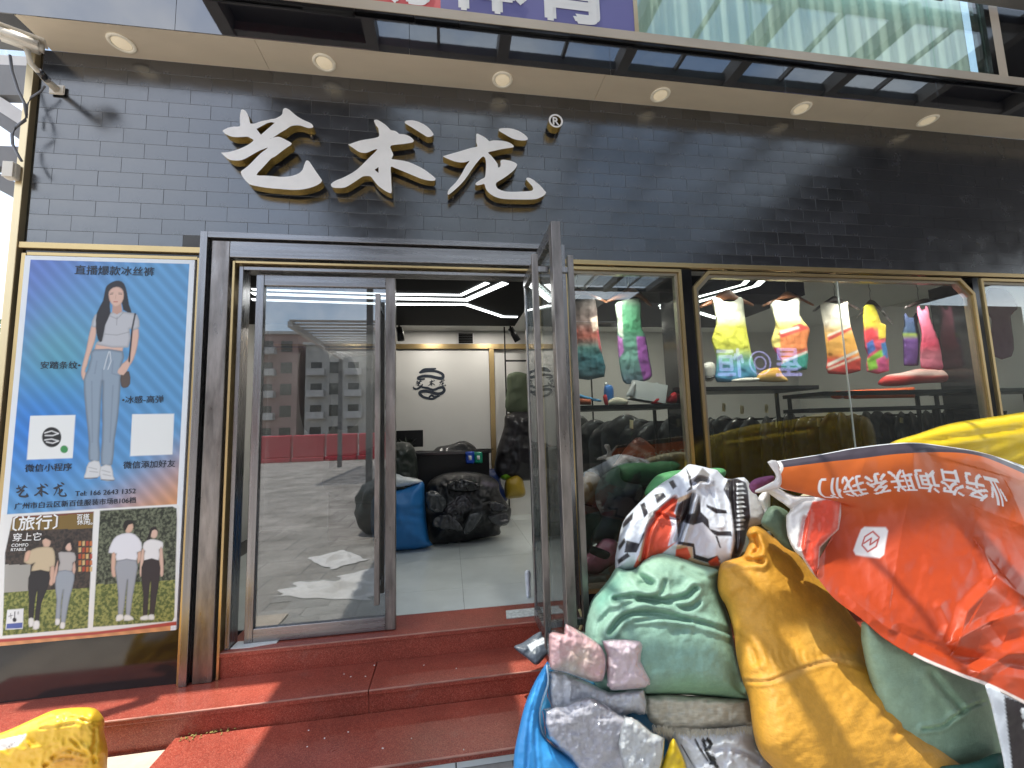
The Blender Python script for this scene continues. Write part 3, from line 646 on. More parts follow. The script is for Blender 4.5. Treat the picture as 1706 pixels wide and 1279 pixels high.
LON = [(478,325),(500,320),(550,345),(600,375),(640,412),(690,402),(760,405),(830,412),(900,435),(945,470),(940,490),(880,500),(800,512),(700,535),(625,555),(660,590),(710,650),(745,700),(750,742),(775,735),(785,700),(780,665),(800,647),(860,650),(940,670),(985,700),(985,725),(950,775),(880,835),(800,890),(727,935),(730,985),(760,1015),(830,1040),(920,1048),(1030,1045),(1120,1040),(1170,1035),(1190,1015),(1180,980),(1140,935),(1105,895),(1112,872),(1150,875),(1210,910),(1280,970),(1330,1030),(1352,1055),(1335,1085),(1290,1115),(1220,1140),(1100,1145),(950,1143),(830,1138),(740,1120),(660,1080),(610,1030),(590,985),(580,950),(550,955),(490,968),(468,955),(475,935),(540,890),(585,865),(595,800),(600,700),(590,630),(565,605),(530,630),(470,700),(400,800),(330,900),(250,985),(170,1055),(125,1085),(120,1050),(150,1000),(220,930),(290,830),(350,720),(395,660),(350,675),(280,680),(200,665),(110,630),(62,605),(80,595),(200,560),(320,525),(420,495),(490,480),(478,430),(478,370)]
LONd = [(765,260),(800,250),(880,250),(960,265),(1040,300),(1100,345),(1122,375),(1118,395),(1080,405),(1000,400),(920,375),(840,330),(765,285)]
CH = {'yi': (360, 170, 7.525, [(YI, [YIh])]), 'shu': (545, 180, 7.995, [(SHU, [SHUh]), (SHUd, [])]), 'long': (730, 180, 7.523, [(LON, []), (LONd, [])])}
def shape_mesh(polys):
    """polys: list of (outer, holes) of (x, z); returns verts, tris"""
    V = []; F = []; loops = []
    for outer, holes in polys:
        ls = [outer] + holes; k = len(V); flat = [p for l in ls for p in l]; V += flat
        for t in geometry.tessellate_polygon([[Vector((p[0], p[1], 0)) for p in l] for l in ls]): F.append(tuple(k + i for i in t))
        q = k
        for l in ls: loops.append(list(range(q, q + len(l)))); q += len(l)
    return V, F, loops
YF, YB = -0.098, -0.030
def char_polys(key, Y):
    x0, y0, s, polys = CH[key]
    def cv(P, n=2): return [tuple(onY(p, Y)[[0, 2]]) for p in smooth_closed(zp(x0, y0, s, P), n)]
    return [(cv(o), [cv(h, 1) for h in hs]) for o, hs in polys]
def channel(name, label, polys, yf=YF, yb=YB):
    V, F, loops = shape_mesh(polys); c = np.array(V).mean(0)
    t = thing(name, label, 'sign letter', (c[0], yb, c[1]), 'raised sign letters on the tiled wall')
    FF = []
    for f in F:
        a, b, d = [np.array(V[i]) for i in f]; cr = (b[0] - a[0]) * (d[1] - a[1]) - (b[1] - a[1]) * (d[0] - a[0]); FF.append(f if cr > 0 else f[::-1])
    pydata('face', [(p[0], yf, p[1]) for p in V], FF, M['letter'], t)
    SV = []; SF = []
    for l in loops:
        k = len(SV); n = len(l)
        for i in l: SV += [(V[i][0], yf + .0015, V[i][1]), (V[i][0], yb, V[i][1])]
        for i in range(n): j = (i + 1) % n; SF.append((k + 2 * i, k + 2 * j, k + 2 * j + 1, k + 2 * i + 1))
    pydata('side', SV, SF, M['letter_side'], t)
    for o, _ in polys:
        a = np.array(o)
        for q in (a[len(a) // 5], a[len(a) // 2], a[4 * len(a) // 5]):
            m_ = q * .9 + a.mean(0) * .1; box('stand_off', m_[0] - .006, m_[0] + .006, yb - .004, -0.008, m_[1] - .006, m_[1] + .006, M['steel'], t)
    return t
channel('sign_character', 'raised white sign character with gold sides, leftmost of the three', char_polys('yi', YF))
channel('sign_character', 'raised white sign character with gold sides, middle of the three', char_polys('shu', YF))
channel('sign_character', 'raised white sign character with gold sides, rightmost of the three', char_polys('long', YF))
c = onY((730 + 1475 / 7.523, 180 + 158 / 7.523), YF); ro = 0.056; ri = 0.042
circ = lambda r: [(c[0] + r * math.cos(2 * math.pi * i / 40), c[2] + r * math.sin(2 * math.pi * i / 40)) for i in range(40)]
rt = channel('registered_mark', 'small raised round registered mark after the last sign character', [(circ(ro), [circ(ri)])])
wtext('R', c[0] - .022, c[0] + .024, c[2] - .030, YF + .004, M['letter'], rt, .03)
lathe('back_disc', [(0.045, 0), (0.045, .004)], (c[0], YB - .006, c[2]), (0, 1, 0), M['black'], rt, 32)

# ------------------------------------------------------------------ security camera and cables
cc = thing('security_camera', 'cream bullet security camera on a wall arm at top left corner', 'camera', tuple(onY((95, 148), -.01)))
b0 = Vector(onY((73, 82), -.28)); b1 = Vector(onY((2, 56), -.36)); d = (b1 - b0).normalized()
bm = bmesh.new(); add_bar(bm, b0, b0 + d * .19, .075, .070); bmesh.ops.bevel(bm, geom=bm.edges[:], offset=.018, segments=3, affect='EDGES'); hb = from_bm('housing', bm, M['cctv'], cc, True)
bm = bmesh.new(); add_bar(bm, b0 - d * .01 + Vector((0, 0, .040)), b0 + d * .26 + Vector((0, 0, .040)), .088, .010); bmesh.ops.bevel(bm, geom=bm.edges[:], offset=.004, segments=2, affect='EDGES'); from_bm('sun_shield', bm, M['cctv'], cc)
bm = bmesh.new(); add_bar(bm, b0 + d * .175, b0 + d * .235, .068, .062); bmesh.ops.bevel(bm, geom=bm.edges[:], offset=.012, segments=3, affect='EDGES'); fb = from_bm('front_glass', bm, M['cctvblack'], cc, True)
lathe('lens', [(.021, 0), (.021, .006), (.014, .009), (0, .010)], b0 + d * .236, d, mat('lens_grey', (.12, .13, .15), .15), fb, 20)
mp_ = Vector(onY((96, 150), -.012)); jn = b0 + d * .07 + Vector((0, 0, -.05)); el_ = jn + Vector((0, .03, -.05))
bm = bmesh.new(); add_box(bm, mp_.x - .045, mp_.x + .045, -.022, -.010, mp_.z - .035, mp_.z + .035); bmesh.ops.bevel(bm, geom=bm.edges[:], offset=.005, segments=2, affect='EDGES'); from_bm('wall_plate', bm, M['cctv'], cc)
tube('arm', [mp_ + Vector((0, -.01, 0)), mp_ + Vector((-.01, -.07, .01)), el_, jn + Vector((0, 0, .03))], [.024, .018, .015, .020], M['cctv'], cc, 12)
tube('arm_sleeve', [mp_.lerp(el_, .42), mp_.lerp(el_, .68)], .0215, M['cctvblack'], cc, 12)
tube('camera_cable', [onY(p, -.10) for p in ((17, 92), (20, 118), (30, 150), (41, 172), (44, 190), (42, 200), (28, 210), (20, 224), (21, 240), (30, 258), (36, 268))], .008, M['greypipe'], n=8, label='dark cable running from security camera down the corner post', cat='cable')
tube('camera_cable', [onY(p, -.06) for p in ((75, 143), (68, 152), (52, 162), (45, 175), (44, 196))], .006, M['greypipe'], n=8, label='short grey cable looping from camera arm to corner post', cat='cable')
jb = thing('junction_box', 'small cream junction box on the corner post below the camera', 'junction box', tuple(onY((27, 290), -.04)))
p = onY((28, 285), -.05); box('housing', p[0] - .055, p[0] + .01, -.075, -.03, p[2] - .06, p[2] + .05, M['cctv'], jb, .012); box('lid', p[0] - .052, p[0] + .007, -.084, -.0755, p[2] - .056, p[2] + .046, M['cctv'], jb, .003)

# ================================================================== SHOP INTERIOR
YW = 3.5
fl = box('floor', -2.66, 6.2, 0.299, 6.0, 0.30, 0.345, M['grout'], kind='structure')
for i in range(-4, 8):
    for j in range(-1, 4):
        x0, x1 = 0.095 + .8 * i, 0.095 + .8 * (i + 1); y0, y1 = max(.2995, .73 + .8 * j), .73 + .8 * (j + 1)
        if x0 < -2.7: continue
        box('floor_tile', x0 + .0012, x1 - .0012, y0 + .0012, y1 - .0012, .3455, .351, M['floor'], fl)
box('back_wall', -2.66, 6.2, YW + .02, YW + .1, .351, 4.29, M['white'], kind='structure')
box('side_wall', -2.663, -2.60, 0.10, YW, .351, 4.29, M['white'], kind='structure')
box('side_wall', 6.1, 6.18, 0.12, YW, .351, 4.29, M['white'], kind='structure')
box('ceiling', -2.60, 6.1, 0.125, YW, 3.22, 3.26, M['white'], kind='structure')
wp = thing('wall_panel', 'pale grey feature wall panel in brass frame behind the counter', 'wall panel', (-0.4, YW, .36))
box('panel', -1.9, 0.63, YW - .02, YW + .018, .352, 2.92, M['greywall'], wp); box('top_frame', -2.5, 1.6, YW - .06, YW + .018, 2.925, 3.00, M['gold'], wp); box('side_frame', .635, .71, YW - .05, YW + .018, .352, 2.924, M['gold'], wp)
v = thing('air_vent', 'dark slatted air vent above the brass frame on the back wall', 'vent', (.26, YW, 3.02))
box('frame', .15, .40, YW - .01, YW + .019, 3.005, 3.19, M['whitepvc'], v)
for i in range(6): box('slat', .165, .385, YW - .025, YW - .011, 3.02 + .027 * i, 3.042 + .027 * i, M['dark'], v)
# black ceiling rafts with light strips
def raft(label, x0, x1, y0, y1, strips):
    t = thing('ceiling_raft', label, 'ceiling panel', (x0, y0, 2.905)); box('raft_panel', x0, x1, y0, y1, 2.905, 3.218, M['ceil'], t)
    for pts, wd in strips:
        P = [onZ(p, 2.9005) for p in pts]; bm = bmesh.new()
        L = [];
        for i, p in enumerate(P):
            d = np.zeros(3)
            if i: q = P[i] - P[i - 1]; d += q / np.linalg.norm(q)
            if i < len(P) - 1: q = P[i + 1] - P[i]; d += q / np.linalg.norm(q)
            d /= np.linalg.norm(d); nrm = np.array([-d[1], d[0], 0]) * wd / 2; L += [p - nrm, p + nrm]
        vv = [bm.verts.new(tuple(q)) for q in L]
        for i in range(len(P) - 1): bm.faces.new([vv[2 * i], vv[2 * i + 1], vv[2 * i + 3], vv[2 * i + 2]])
        from_bm('light_strip', bm, M['led'], t)
raft('black ceiling raft with bent white light strips over the shop floor', -2.55, .80, .14, 1.90,
     [([(420, 482), (655, 490), (768, 491.5), (812, 471)], .05), ([(420, 489), (655, 497), (777, 499.5), (842, 471)], .075), ([(420, 499), (655, 506.5), (776, 507), (838, 527.5), (862, 528)], .06)])
raft('black ceiling raft with light strips behind the wide window', 1.55, 3.5, .55, 1.9,
     [([(1100, 508), (1165, 494), (1238, 474), (1250, 462)], .05), ([(1100, 514), (1165, 502), (1260, 476), (1275, 462)], .07), ([(1100, 508), (1165, 521), (1195, 530)], .06)])
for i, (x, y, pl) in enumerate(((-.26, 3.0, 'left of the air vent'), (.60, 3.0, 'right of the air vent'), (1.15, 1.6, 'behind the narrow window'), (2.7, 2.6, 'behind the wide window'), (4.3, 1.9, 'behind the right part of the wide window'), (-1.5, 3.0, 'behind the closed door'))):
    t = thing('ceiling_downlight', 'small lit ceiling downlight inside the shop, ' + pl, 'downlight', (x, y, 3.22), 'lit downlights in the shop ceiling')
    lathe('trim_ring', [(.075, 0), (.078, -.005), (.055, -.006)], (x, y, 3.2195), (0, 0, 1), M['whitepvc'], t, 24); lathe('lamp', [(.054, -.004), (0, -.0065)], (x, y, 3.2193), (0, 0, 1), M['dl'], t, 24)
    ld = bpy.data.lights.new('downlight_lamp', 'AREA'); ld.shape = 'DISK'; ld.size = .1; ld.energy = 3.2; ld.color = (1, .95, .87)
    lo_ = bpy.data.objects.new('downlight_lamp', ld); link(lo_, t); lo_.location = (x, y, 3.20)
for pl_, x in zip(('above the narrow window', 'above the white to blue tank top', 'left of the glass joint of the wide window', 'above the patchwork vest', 'above the long pink vest'), (1.36, 2.35, 3.05, 3.75, 4.40)):  # added unseen spotlights that brighten the fronts of the hanging garments
    t = thing('added_display_spot', 'added small dark fill spotlight hidden under the window head, ' + pl_, 'spotlight', (x, .07, 2.9), 'added window fill spotlights'); tube('body', [(x, .075, 2.906), (x, .085, 2.868)], [.022, .026], M['dark'], t, 12)
    ld = bpy.data.lights.new('added_display_lamp', 'SPOT'); ld.energy = 15; ld.spot_size = R(125); ld.spot_blend = .8; ld.shadow_soft_size = .03; ld.color = (1, .96, .90); lo_ = bpy.data.objects.new('added_display_lamp', ld); link(lo_, t); lo_.location = (x, .088, 2.86); lo_.rotation_euler = (R(24), 0, 0)
for x, y, pl, tl in ((-.57, 1.98, 'at left', .1), (.76, 1.98, 'at right', .35)):
    t = thing('track_spotlight', 'black track spotlight under the raft edge ' + pl, 'spotlight', (x, y, 3.2), 'track spotlights')
    tube('body', [(x, y, 2.90), (x + tl * .25, y, 2.74)], [.035, .042], M['dark'], t, 16); tube('stem', [(x, y, 3.215), (x, y, 2.90)], .012, M['dark'], t, 8)

def mapped(key, box_px, Y):
    x0, y0, s, polys = CH[key]; A = np.array([p for o, _ in polys for p in o]); lo, hi = A.min(0), A.max(0); bx0, by0, bx1, by1 = box_px
    f = lambda P, n: [tuple(onY((bx0 + (q[0] - lo[0]) / (hi[0] - lo[0]) * (bx1 - bx0), by0 + (q[1] - lo[1]) / (hi[1] - lo[1]) * (by1 - by0)), Y)[[0, 2]]) for q in smooth_closed(P, n)]
    return [(f(o, 1), [f(h, 1) for h in hs]) for o, hs in polys]
def flat_shape(name, polys, Y, mat_, parent, **k):
    V, F, _ = shape_mesh(polys); return pydata(name, [(p[0], Y, p[1]) for p in V], F, mat_, parent, **k)
def ribbon(pts, wd):
    P = smooth_open(pts, 6); n = len(P); L, Rr = [], []
    for i in range(n):
        d = P[min(i + 1, n - 1)] - P[max(i - 1, 0)]; d = d / (np.hypot(*d) + 1e-9); nr = np.array([-d[1], d[0]]); w_ = wd * (0.35 + 0.65 * math.sin(math.pi * (0.12 + 0.80 * i / (n - 1))))
        L.append(P[i] + nr * w_ / 2); Rr.append(P[i] - nr * w_ / 2)
    return L + Rr[::-1]
YE = YW - .024
em = thing('wall_emblem', 'black round dragon emblem with three characters on the pale panel', 'emblem', tuple(onY((715, 665), YE)))
for st, wd in (([(310,390),(360,358),(420,352),(490,345)],22), ([(318,388),(400,372),(480,372),(545,395),(565,425),(550,447),(490,440),(420,425),(340,425),(298,442),(310,457),(370,455)],24),
               ([(245,540),(262,560),(300,556),(335,528),(345,508)],16), ([(335,542),(400,552),(460,570),(520,550),(560,545),(577,575),(552,605),(500,612),(420,590),(350,585),(313,602),(335,635),(380,655),(450,667),(500,645),(528,630)],24), ([(410,655),(440,630),(470,645),(520,632)],16)):
    flat_shape('stroke', [([tuple(onY(p, YE)[[0, 2]]) for p in zp(650, 560, 6.396, ribbon(st, wd * 1.35))], [])], YE - .0004 * random.random(), M['ink'], em)
for kx, bx_ in (('yi', (275, 468, 348, 535)), ('shu', (405, 462, 478, 530)), ('long', (518, 460, 597, 532))):
    a, b = zp(650, 560, 6.396, [bx_[:2], bx_[2:]]); flat_shape('character', mapped(kx, (*a, *b), YE - .001), YE - .001, M['ink'], em)

ct = thing('counter', 'long black cash counter in front of the pale wall panel', 'counter', (-.6, 2.7, .351))
box('counter_body', -1.5, .52, 2.62, 3.05, .352, 1.36, M['dark'], ct); box('counter_top', -1.55, .55, 2.55, 3.08, 1.3605, 1.40, mat('counter_slab', (.02, .02, .022), .15), ct, .004)
t = thing('monitor', 'dark screen standing at the left end of the counter', 'monitor', (-.62, 2.95, 1.40))
a = onY((640, 718), 2.95); b = onY((705, 752), 2.95); box('screen', a[0], b[0], 2.93, 2.96, 1.46, a[2], M['dark'], t, .004); box('stand', a[0] + .12, a[0] + .22, 2.92, 2.99, 1.4005, 1.4595, M['dark'], t)
t = thing('plant_pot', 'white bowl planter with small dark plant on the counter', 'planter', tuple(onY((676, 750), 2.72)))
c = onY((676, 749), 2.72); lathe('bowl', [(.03, 0), (.05, .01), (.075, .05), (.085, .09), (.078, .09), (.05, .07)], (c[0], 2.72, 1.401), (0, 0, 1), M['whitepvc'], t, 24)
bm = bmesh.new()
for i in range(40):
    a_ = random.uniform(0, 6.28); l = random.uniform(.05, .16); q = Vector((c[0] + .03 * math.cos(a_), 2.72 + .03 * math.sin(a_), 1.48)); e = q + Vector((l * math.cos(a_) * .8, l * math.sin(a_) * .8, random.uniform(.02, .13))); s_ = Vector((-math.sin(a_), math.cos(a_), 0)) * .012
    bm.faces.new([bm.verts.new(p) for p in (q, (q + e) / 2 + s_, e, (q + e) / 2 - s_)])
from_bm('leaves', bm, mat('dark_leaf', (.012, .02, .01), .5), t)
def Zi(p): return zp(640, 700, 5.33, p)
t = thing('payment_card', 'blue and green payment card stand on the counter edge', 'card', tuple(onY((788, 773), 2.5)))
for pts, col in (([(722, 280), (800, 276), (803, 385), (728, 388)], srgb(22, 70, 170)), ([(801, 281), (872, 281), (874, 383), (804, 384)], srgb(30, 140, 110))):
    inflate('card', Zi(pts), 2.52, .004, M['print_v'], col, sm=0, parent=t, step=3); q = np.array(pts, float); cq = q.mean(0); inflate('white_square', Zi((q - cq) * .36 + cq + [0, 0]), 2.512, .002, M['print_v'], srgb(235, 238, 238), sm=0, parent=t, step=2)
def darkpile(polys, base):
    def f(x, y):
        p = Paint(x, y, base)
        for pts, col in polys: p.poly(Zi(pts), tuple(.6 * c for c in col), 3.0, 2, alpha=.85)
        return p.c
    return f
inflate('clothes_heap', Zi([(420,275),(480,235),(590,215),(700,180),(790,220),(830,265),(880,300),(960,300),(980,380),(880,395),(720,400),(560,395),(400,395),(240,390),(200,320),(300,270)]), 2.75, .16, M['dark_v'],
        darkpile([([(610,335),(700,315),(720,335),(660,330),(620,350)], (.4,.4,.4)), ([(190,310),(260,290),(280,350),(200,370)], (.25,.28,.27))], (.010, .010, .012)), wr=.02, ws=2, facet=.06, fs=1.2, step=2.5, floor=1.402, label='heap of folded black clothes lying on the counter', cat='clothes')
inflate('packed_bag', Zi([(368,610),(480,490),(700,455),(900,480),(1010,545),(1030,640),(1100,750),(1130,800),(1100,920),(1030,945),(1025,1015),(860,1045),(650,1095),(450,1108),(400,1065),(385,900)]), 2.2, .30, M['dark_v'],
        darkpile([([(380,640),(470,640),(560,715),(530,820),(450,800),(380,740)], (.10,.11,.12)), ([(380,785),(450,785),(450,822),(382,822)], (.3,.3,.3)), ([(520,800),(600,720),(720,660),(785,740),(740,800),(600,840)], (.05,.045,.06)), ([(460,860),(580,830),(690,930),(700,985),(580,970),(440,940)], (.09,.09,.10)), ([(700,990),(760,830),(885,825),(800,960),(740,1000)], (.13,.14,.15)), ([(600,725),(650,700),(640,730),(560,760)], (.3,.3,.3)), ([(930,840),(1080,820),(1110,900),(1040,930)], (.12,.12,.13)), ([(960,780),(1040,765),(1060,790),(970,810)], (.22,.22,.22)), ([(880,540),(1020,575),(960,590),(880,570)], (.12,.10,.15))], (.009, .009, .010)),
        wr=.03, ws=2.2, facet=.12, fs=1.0, step=2.2, floor=.353, label='big black bag overflowing with film packed dark clothes on the floor', cat='bag')
for i, (ol, col, lb) in enumerate((([(525,800),(600,720),(690,655),(790,745),(740,800),(610,848)], (.10,.09,.11), 'crinkled dark film pack on the middle of the black bag'), ([(445,870),(580,828),(692,930),(702,988),(580,972),(438,945)], (.12,.12,.13), 'dark film pack at the lower left of the black bag'), ([(698,995),(760,828),(888,822),(800,962),(740,1004)], (.16,.17,.18), 'grey film pack at the lower middle of the black bag'),
        ([(918,850),(1080,818),(1112,900),(1040,938),(960,910)], (.17,.17,.18), 'grey film pack at the lower right of the black bag'), ([(930,720),(1060,735),(1104,800),(960,812)], (.08,.08,.09), 'dark film pack at the upper right of the black bag'), ([(372,640),(470,632),(560,712),(520,822),(390,792)], (.13,.14,.15), 'grey film pack between the blue sack and the black bag'), ([(560,560),(680,520),(830,545),(840,620),(700,640),(580,625)], (.03,.03,.035), 'black film pack on top of the black bag'))):
    inflate('film_pack', Zi(ol), 1.90, .03, M['crinkle_v'], tuple(.3 * q for q in col), Rr=8, wr=.01, ws=3, facet=.06, fs=2.0, step=2, seed=60 + i * 3.7, sm=2, label=lb, cat='packed clothes', group='dark film packs on the black bag')
inflate('packed_bag', [(536,800),(560,772),(600,752),(648,738),(690,745),(690,830),(620,838),(560,832)], 2.1, .22, M['dark_v'], (.016, .022, .018), wr=.03, ws=2, facet=.08, step=3, floor=.353, label='dark heap of clothes behind the closed glass door', cat='bag')
for ol, col, lb in (([(500,590),(540,575),(556,640),(552,715),(505,712)], (.05, .05, .055), 'charcoal jacket on the left wall rail behind the closed door'), ([(548,600),(580,590),(600,640),(596,705),(552,706)], (.30, .30, .30), 'grey jacket on the left wall rail behind the closed door')):
    inflate('hanging_jacket', ol, 3.1, .07, M['fabric_v'], col, wr=.03, ws=2.5, aniso=(1.6, .4), step=3, label=lb, cat='jacket')
a = onY((480, 578), 3.15); bar('wall_rail', (-2.55, 3.15, a[2]), (-.95, 3.15, a[2]), .025, .025, M['dark'], label='black clothes rail behind the closed glass door', cat='clothes rail')
bb = thing('blue_sack', 'tall blue sack of white clothes standing inside the doorway', 'sack', tuple(onZ((690, 912), .352)))
inflate('sack_body', Zi([(100,600),(220,575),(345,545),(358,680),(375,900),(400,1060),(425,1112),(250,1152),(100,1165),(-60,1170),(-120,900),(-80,620)]), 2.0, .22, M['tarp_v'], srgb(36, 112, 176), wr=.012, facet=.03, ws=1.6, creases=[(Zi([(60,790),(200,800),(370,780)]), .03, 4), (Zi([(60,830),(250,850),(372,860)]), .03, 4)], step=4, parent=bb, floor=.353)
inflate('sack_filling', Zi([(100,455),(150,470),(240,500),(345,545),(220,590),(100,620),(-60,620),(-60,470)]), 2.0, .16, M['pack_v'], srgb(225, 228, 228), wr=.02, ws=3, step=3, parent=bb)
inflate('soft_bag', Zi([(1020,430),(1080,400),(1150,420),(1172,500),(1090,535),(1030,510)]), 3.0, .12, M['tarp_v'], srgb(110, 165, 30), wr=.01, ws=3, step=3, label='bright green soft bag beside the clothes rack', cat='bag')
inflate('soft_bag', Zi([(1080,530),(1200,480),(1250,600),(1245,672),(1150,692),(1080,682)]), 2.95, .14, M['tarp_v'], srgb(150, 125, 35), wr=.01, ws=3, step=3, floor=.353, label='mustard yellow soft bag under the green bag', cat='bag')
inflate('soft_bag', Zi([(860,450),(1020,440),(1040,560),(1100,700),(1000,720),(880,600)]), 3.05, .12, M['tarp_v'], srgb(30, 50, 100), wr=.01, ws=3, step=3, label='dark blue bag behind the black packed bag', cat='bag')
# clothes rail with a green shirt and a mass of dark clothes
def Zr(p): return zp(650, 560, 6.396, p)
t = thing('clothes_rail', 'black wall rail holding the dark green shirt', 'clothes rail', tuple(onY((850, 700), 3.2)))
a, b = onY((842, 601), 3.2), onY((905, 601), 3.2); bar('rail', a, (2.2, 3.2, a[2]), .025, .025, M['dark'], t); bar('upright', (a[0], 3.22, a[2] + .9), (a[0], 3.22, .352), .02, .02, M['dark'], t); bar('upright', (2.2, 3.22, a[2] + .3), (2.2, 3.22, .352), .02, .02, M['dark'], t)
inflate('green_shirt', Zr([(1250,420),(1310,385),(1360,378),(1420,390),(1470,420),(1490,560),(1480,800),(1240,798),(1245,560)]), 3.12, .06, M['fabric_v'], srgb(78, 88, 68), wr=.012, ws=3, aniso=(2, .3), step=3, label='dark green long shirt hanging on the back rail', cat='shirt')
inflate('dark_clothes', Zr([(1225,850),(1300,810),(1425,805),(1560,830),(1600,1100),(1600,1500),(1150,1500),(1130,1250),(1180,1080),(1215,960)]), 3.0, .18, M['dark_v'], (.010, .009, .011), wr=.03, ws=2.5, aniso=(1.5, .5), step=3, floor=.353, label='mass of dark clothes on the rack right of the doorway', cat='clothes')

# ================================================================== WINDOW DISPLAYS
def board(label, x0, x1, y0, y1, z): 
    t = thing('display_shelf', label, 'shelf', (x0, y0, z)); box('board', x0, x1, y0, y1, z - .035, z, M['dark'], t, .003)
    for x in (x0 + .03, x1 - .06): box('bracket', x, x + .02, y1 - .05, y1 - .02, .352, z - .036, M['dark'], t)
board('dark display shelf across the narrow window', .95, 1.84, .08, .50, 1.84)
board('dark display shelf in the left half of the wide window', 1.97, 3.10, .10, .55, 1.97)
board('dark display shelf in the right half of the wide window', 3.14, 4.66, .10, .55, 1.915)
board('dark display shelf in the right cut off window', 4.80, 6.0, .10, .55, 1.915)
def Zw(p): return zp(1130, 430, 2.962, p)
def Zv(p): return zp(860, 360, 3.197, p)
def hanger(pts, neck, Y, label, mat_, conv):
    t = thing('coat_hanger', label, 'hanger', tuple(onY(conv([neck])[0], Y)), 'coat hangers in the windows')
    o = inflate('hanger_bar', conv(pts), Y + .012, .014, mat_, (.2, .1, .05), step=3, parent=t)
    c = onY(conv([neck])[0], Y + .012); tube('hook', [c, c + [0, 0, .07], c + [.012, 0, .10], c + [0, 0, .13], c + [0, 0, max(.2, 2.88 - c[2])]], .003, M['steel'], t, 6)
wood_v = M['wood']
def grad(stops, extra=None, conv=Zw):
    def f(x, y):
        ys = [conv([(0, s[0])])[0][1] for s in stops]; c = np.stack([np.interp(y, ys, [srgb(*s[1])[i] for s in stops]) for i in range(3)], 1); p = Paint(x, y, (0, 0, 0)); p.c = c
        if extra: extra(p)
        return p.c
    return f
def polys(conv, L):
    def f(p):
        for pts, col in L: p.poly(conv(pts), srgb(*col), 1.0)
    return f
YG = .32
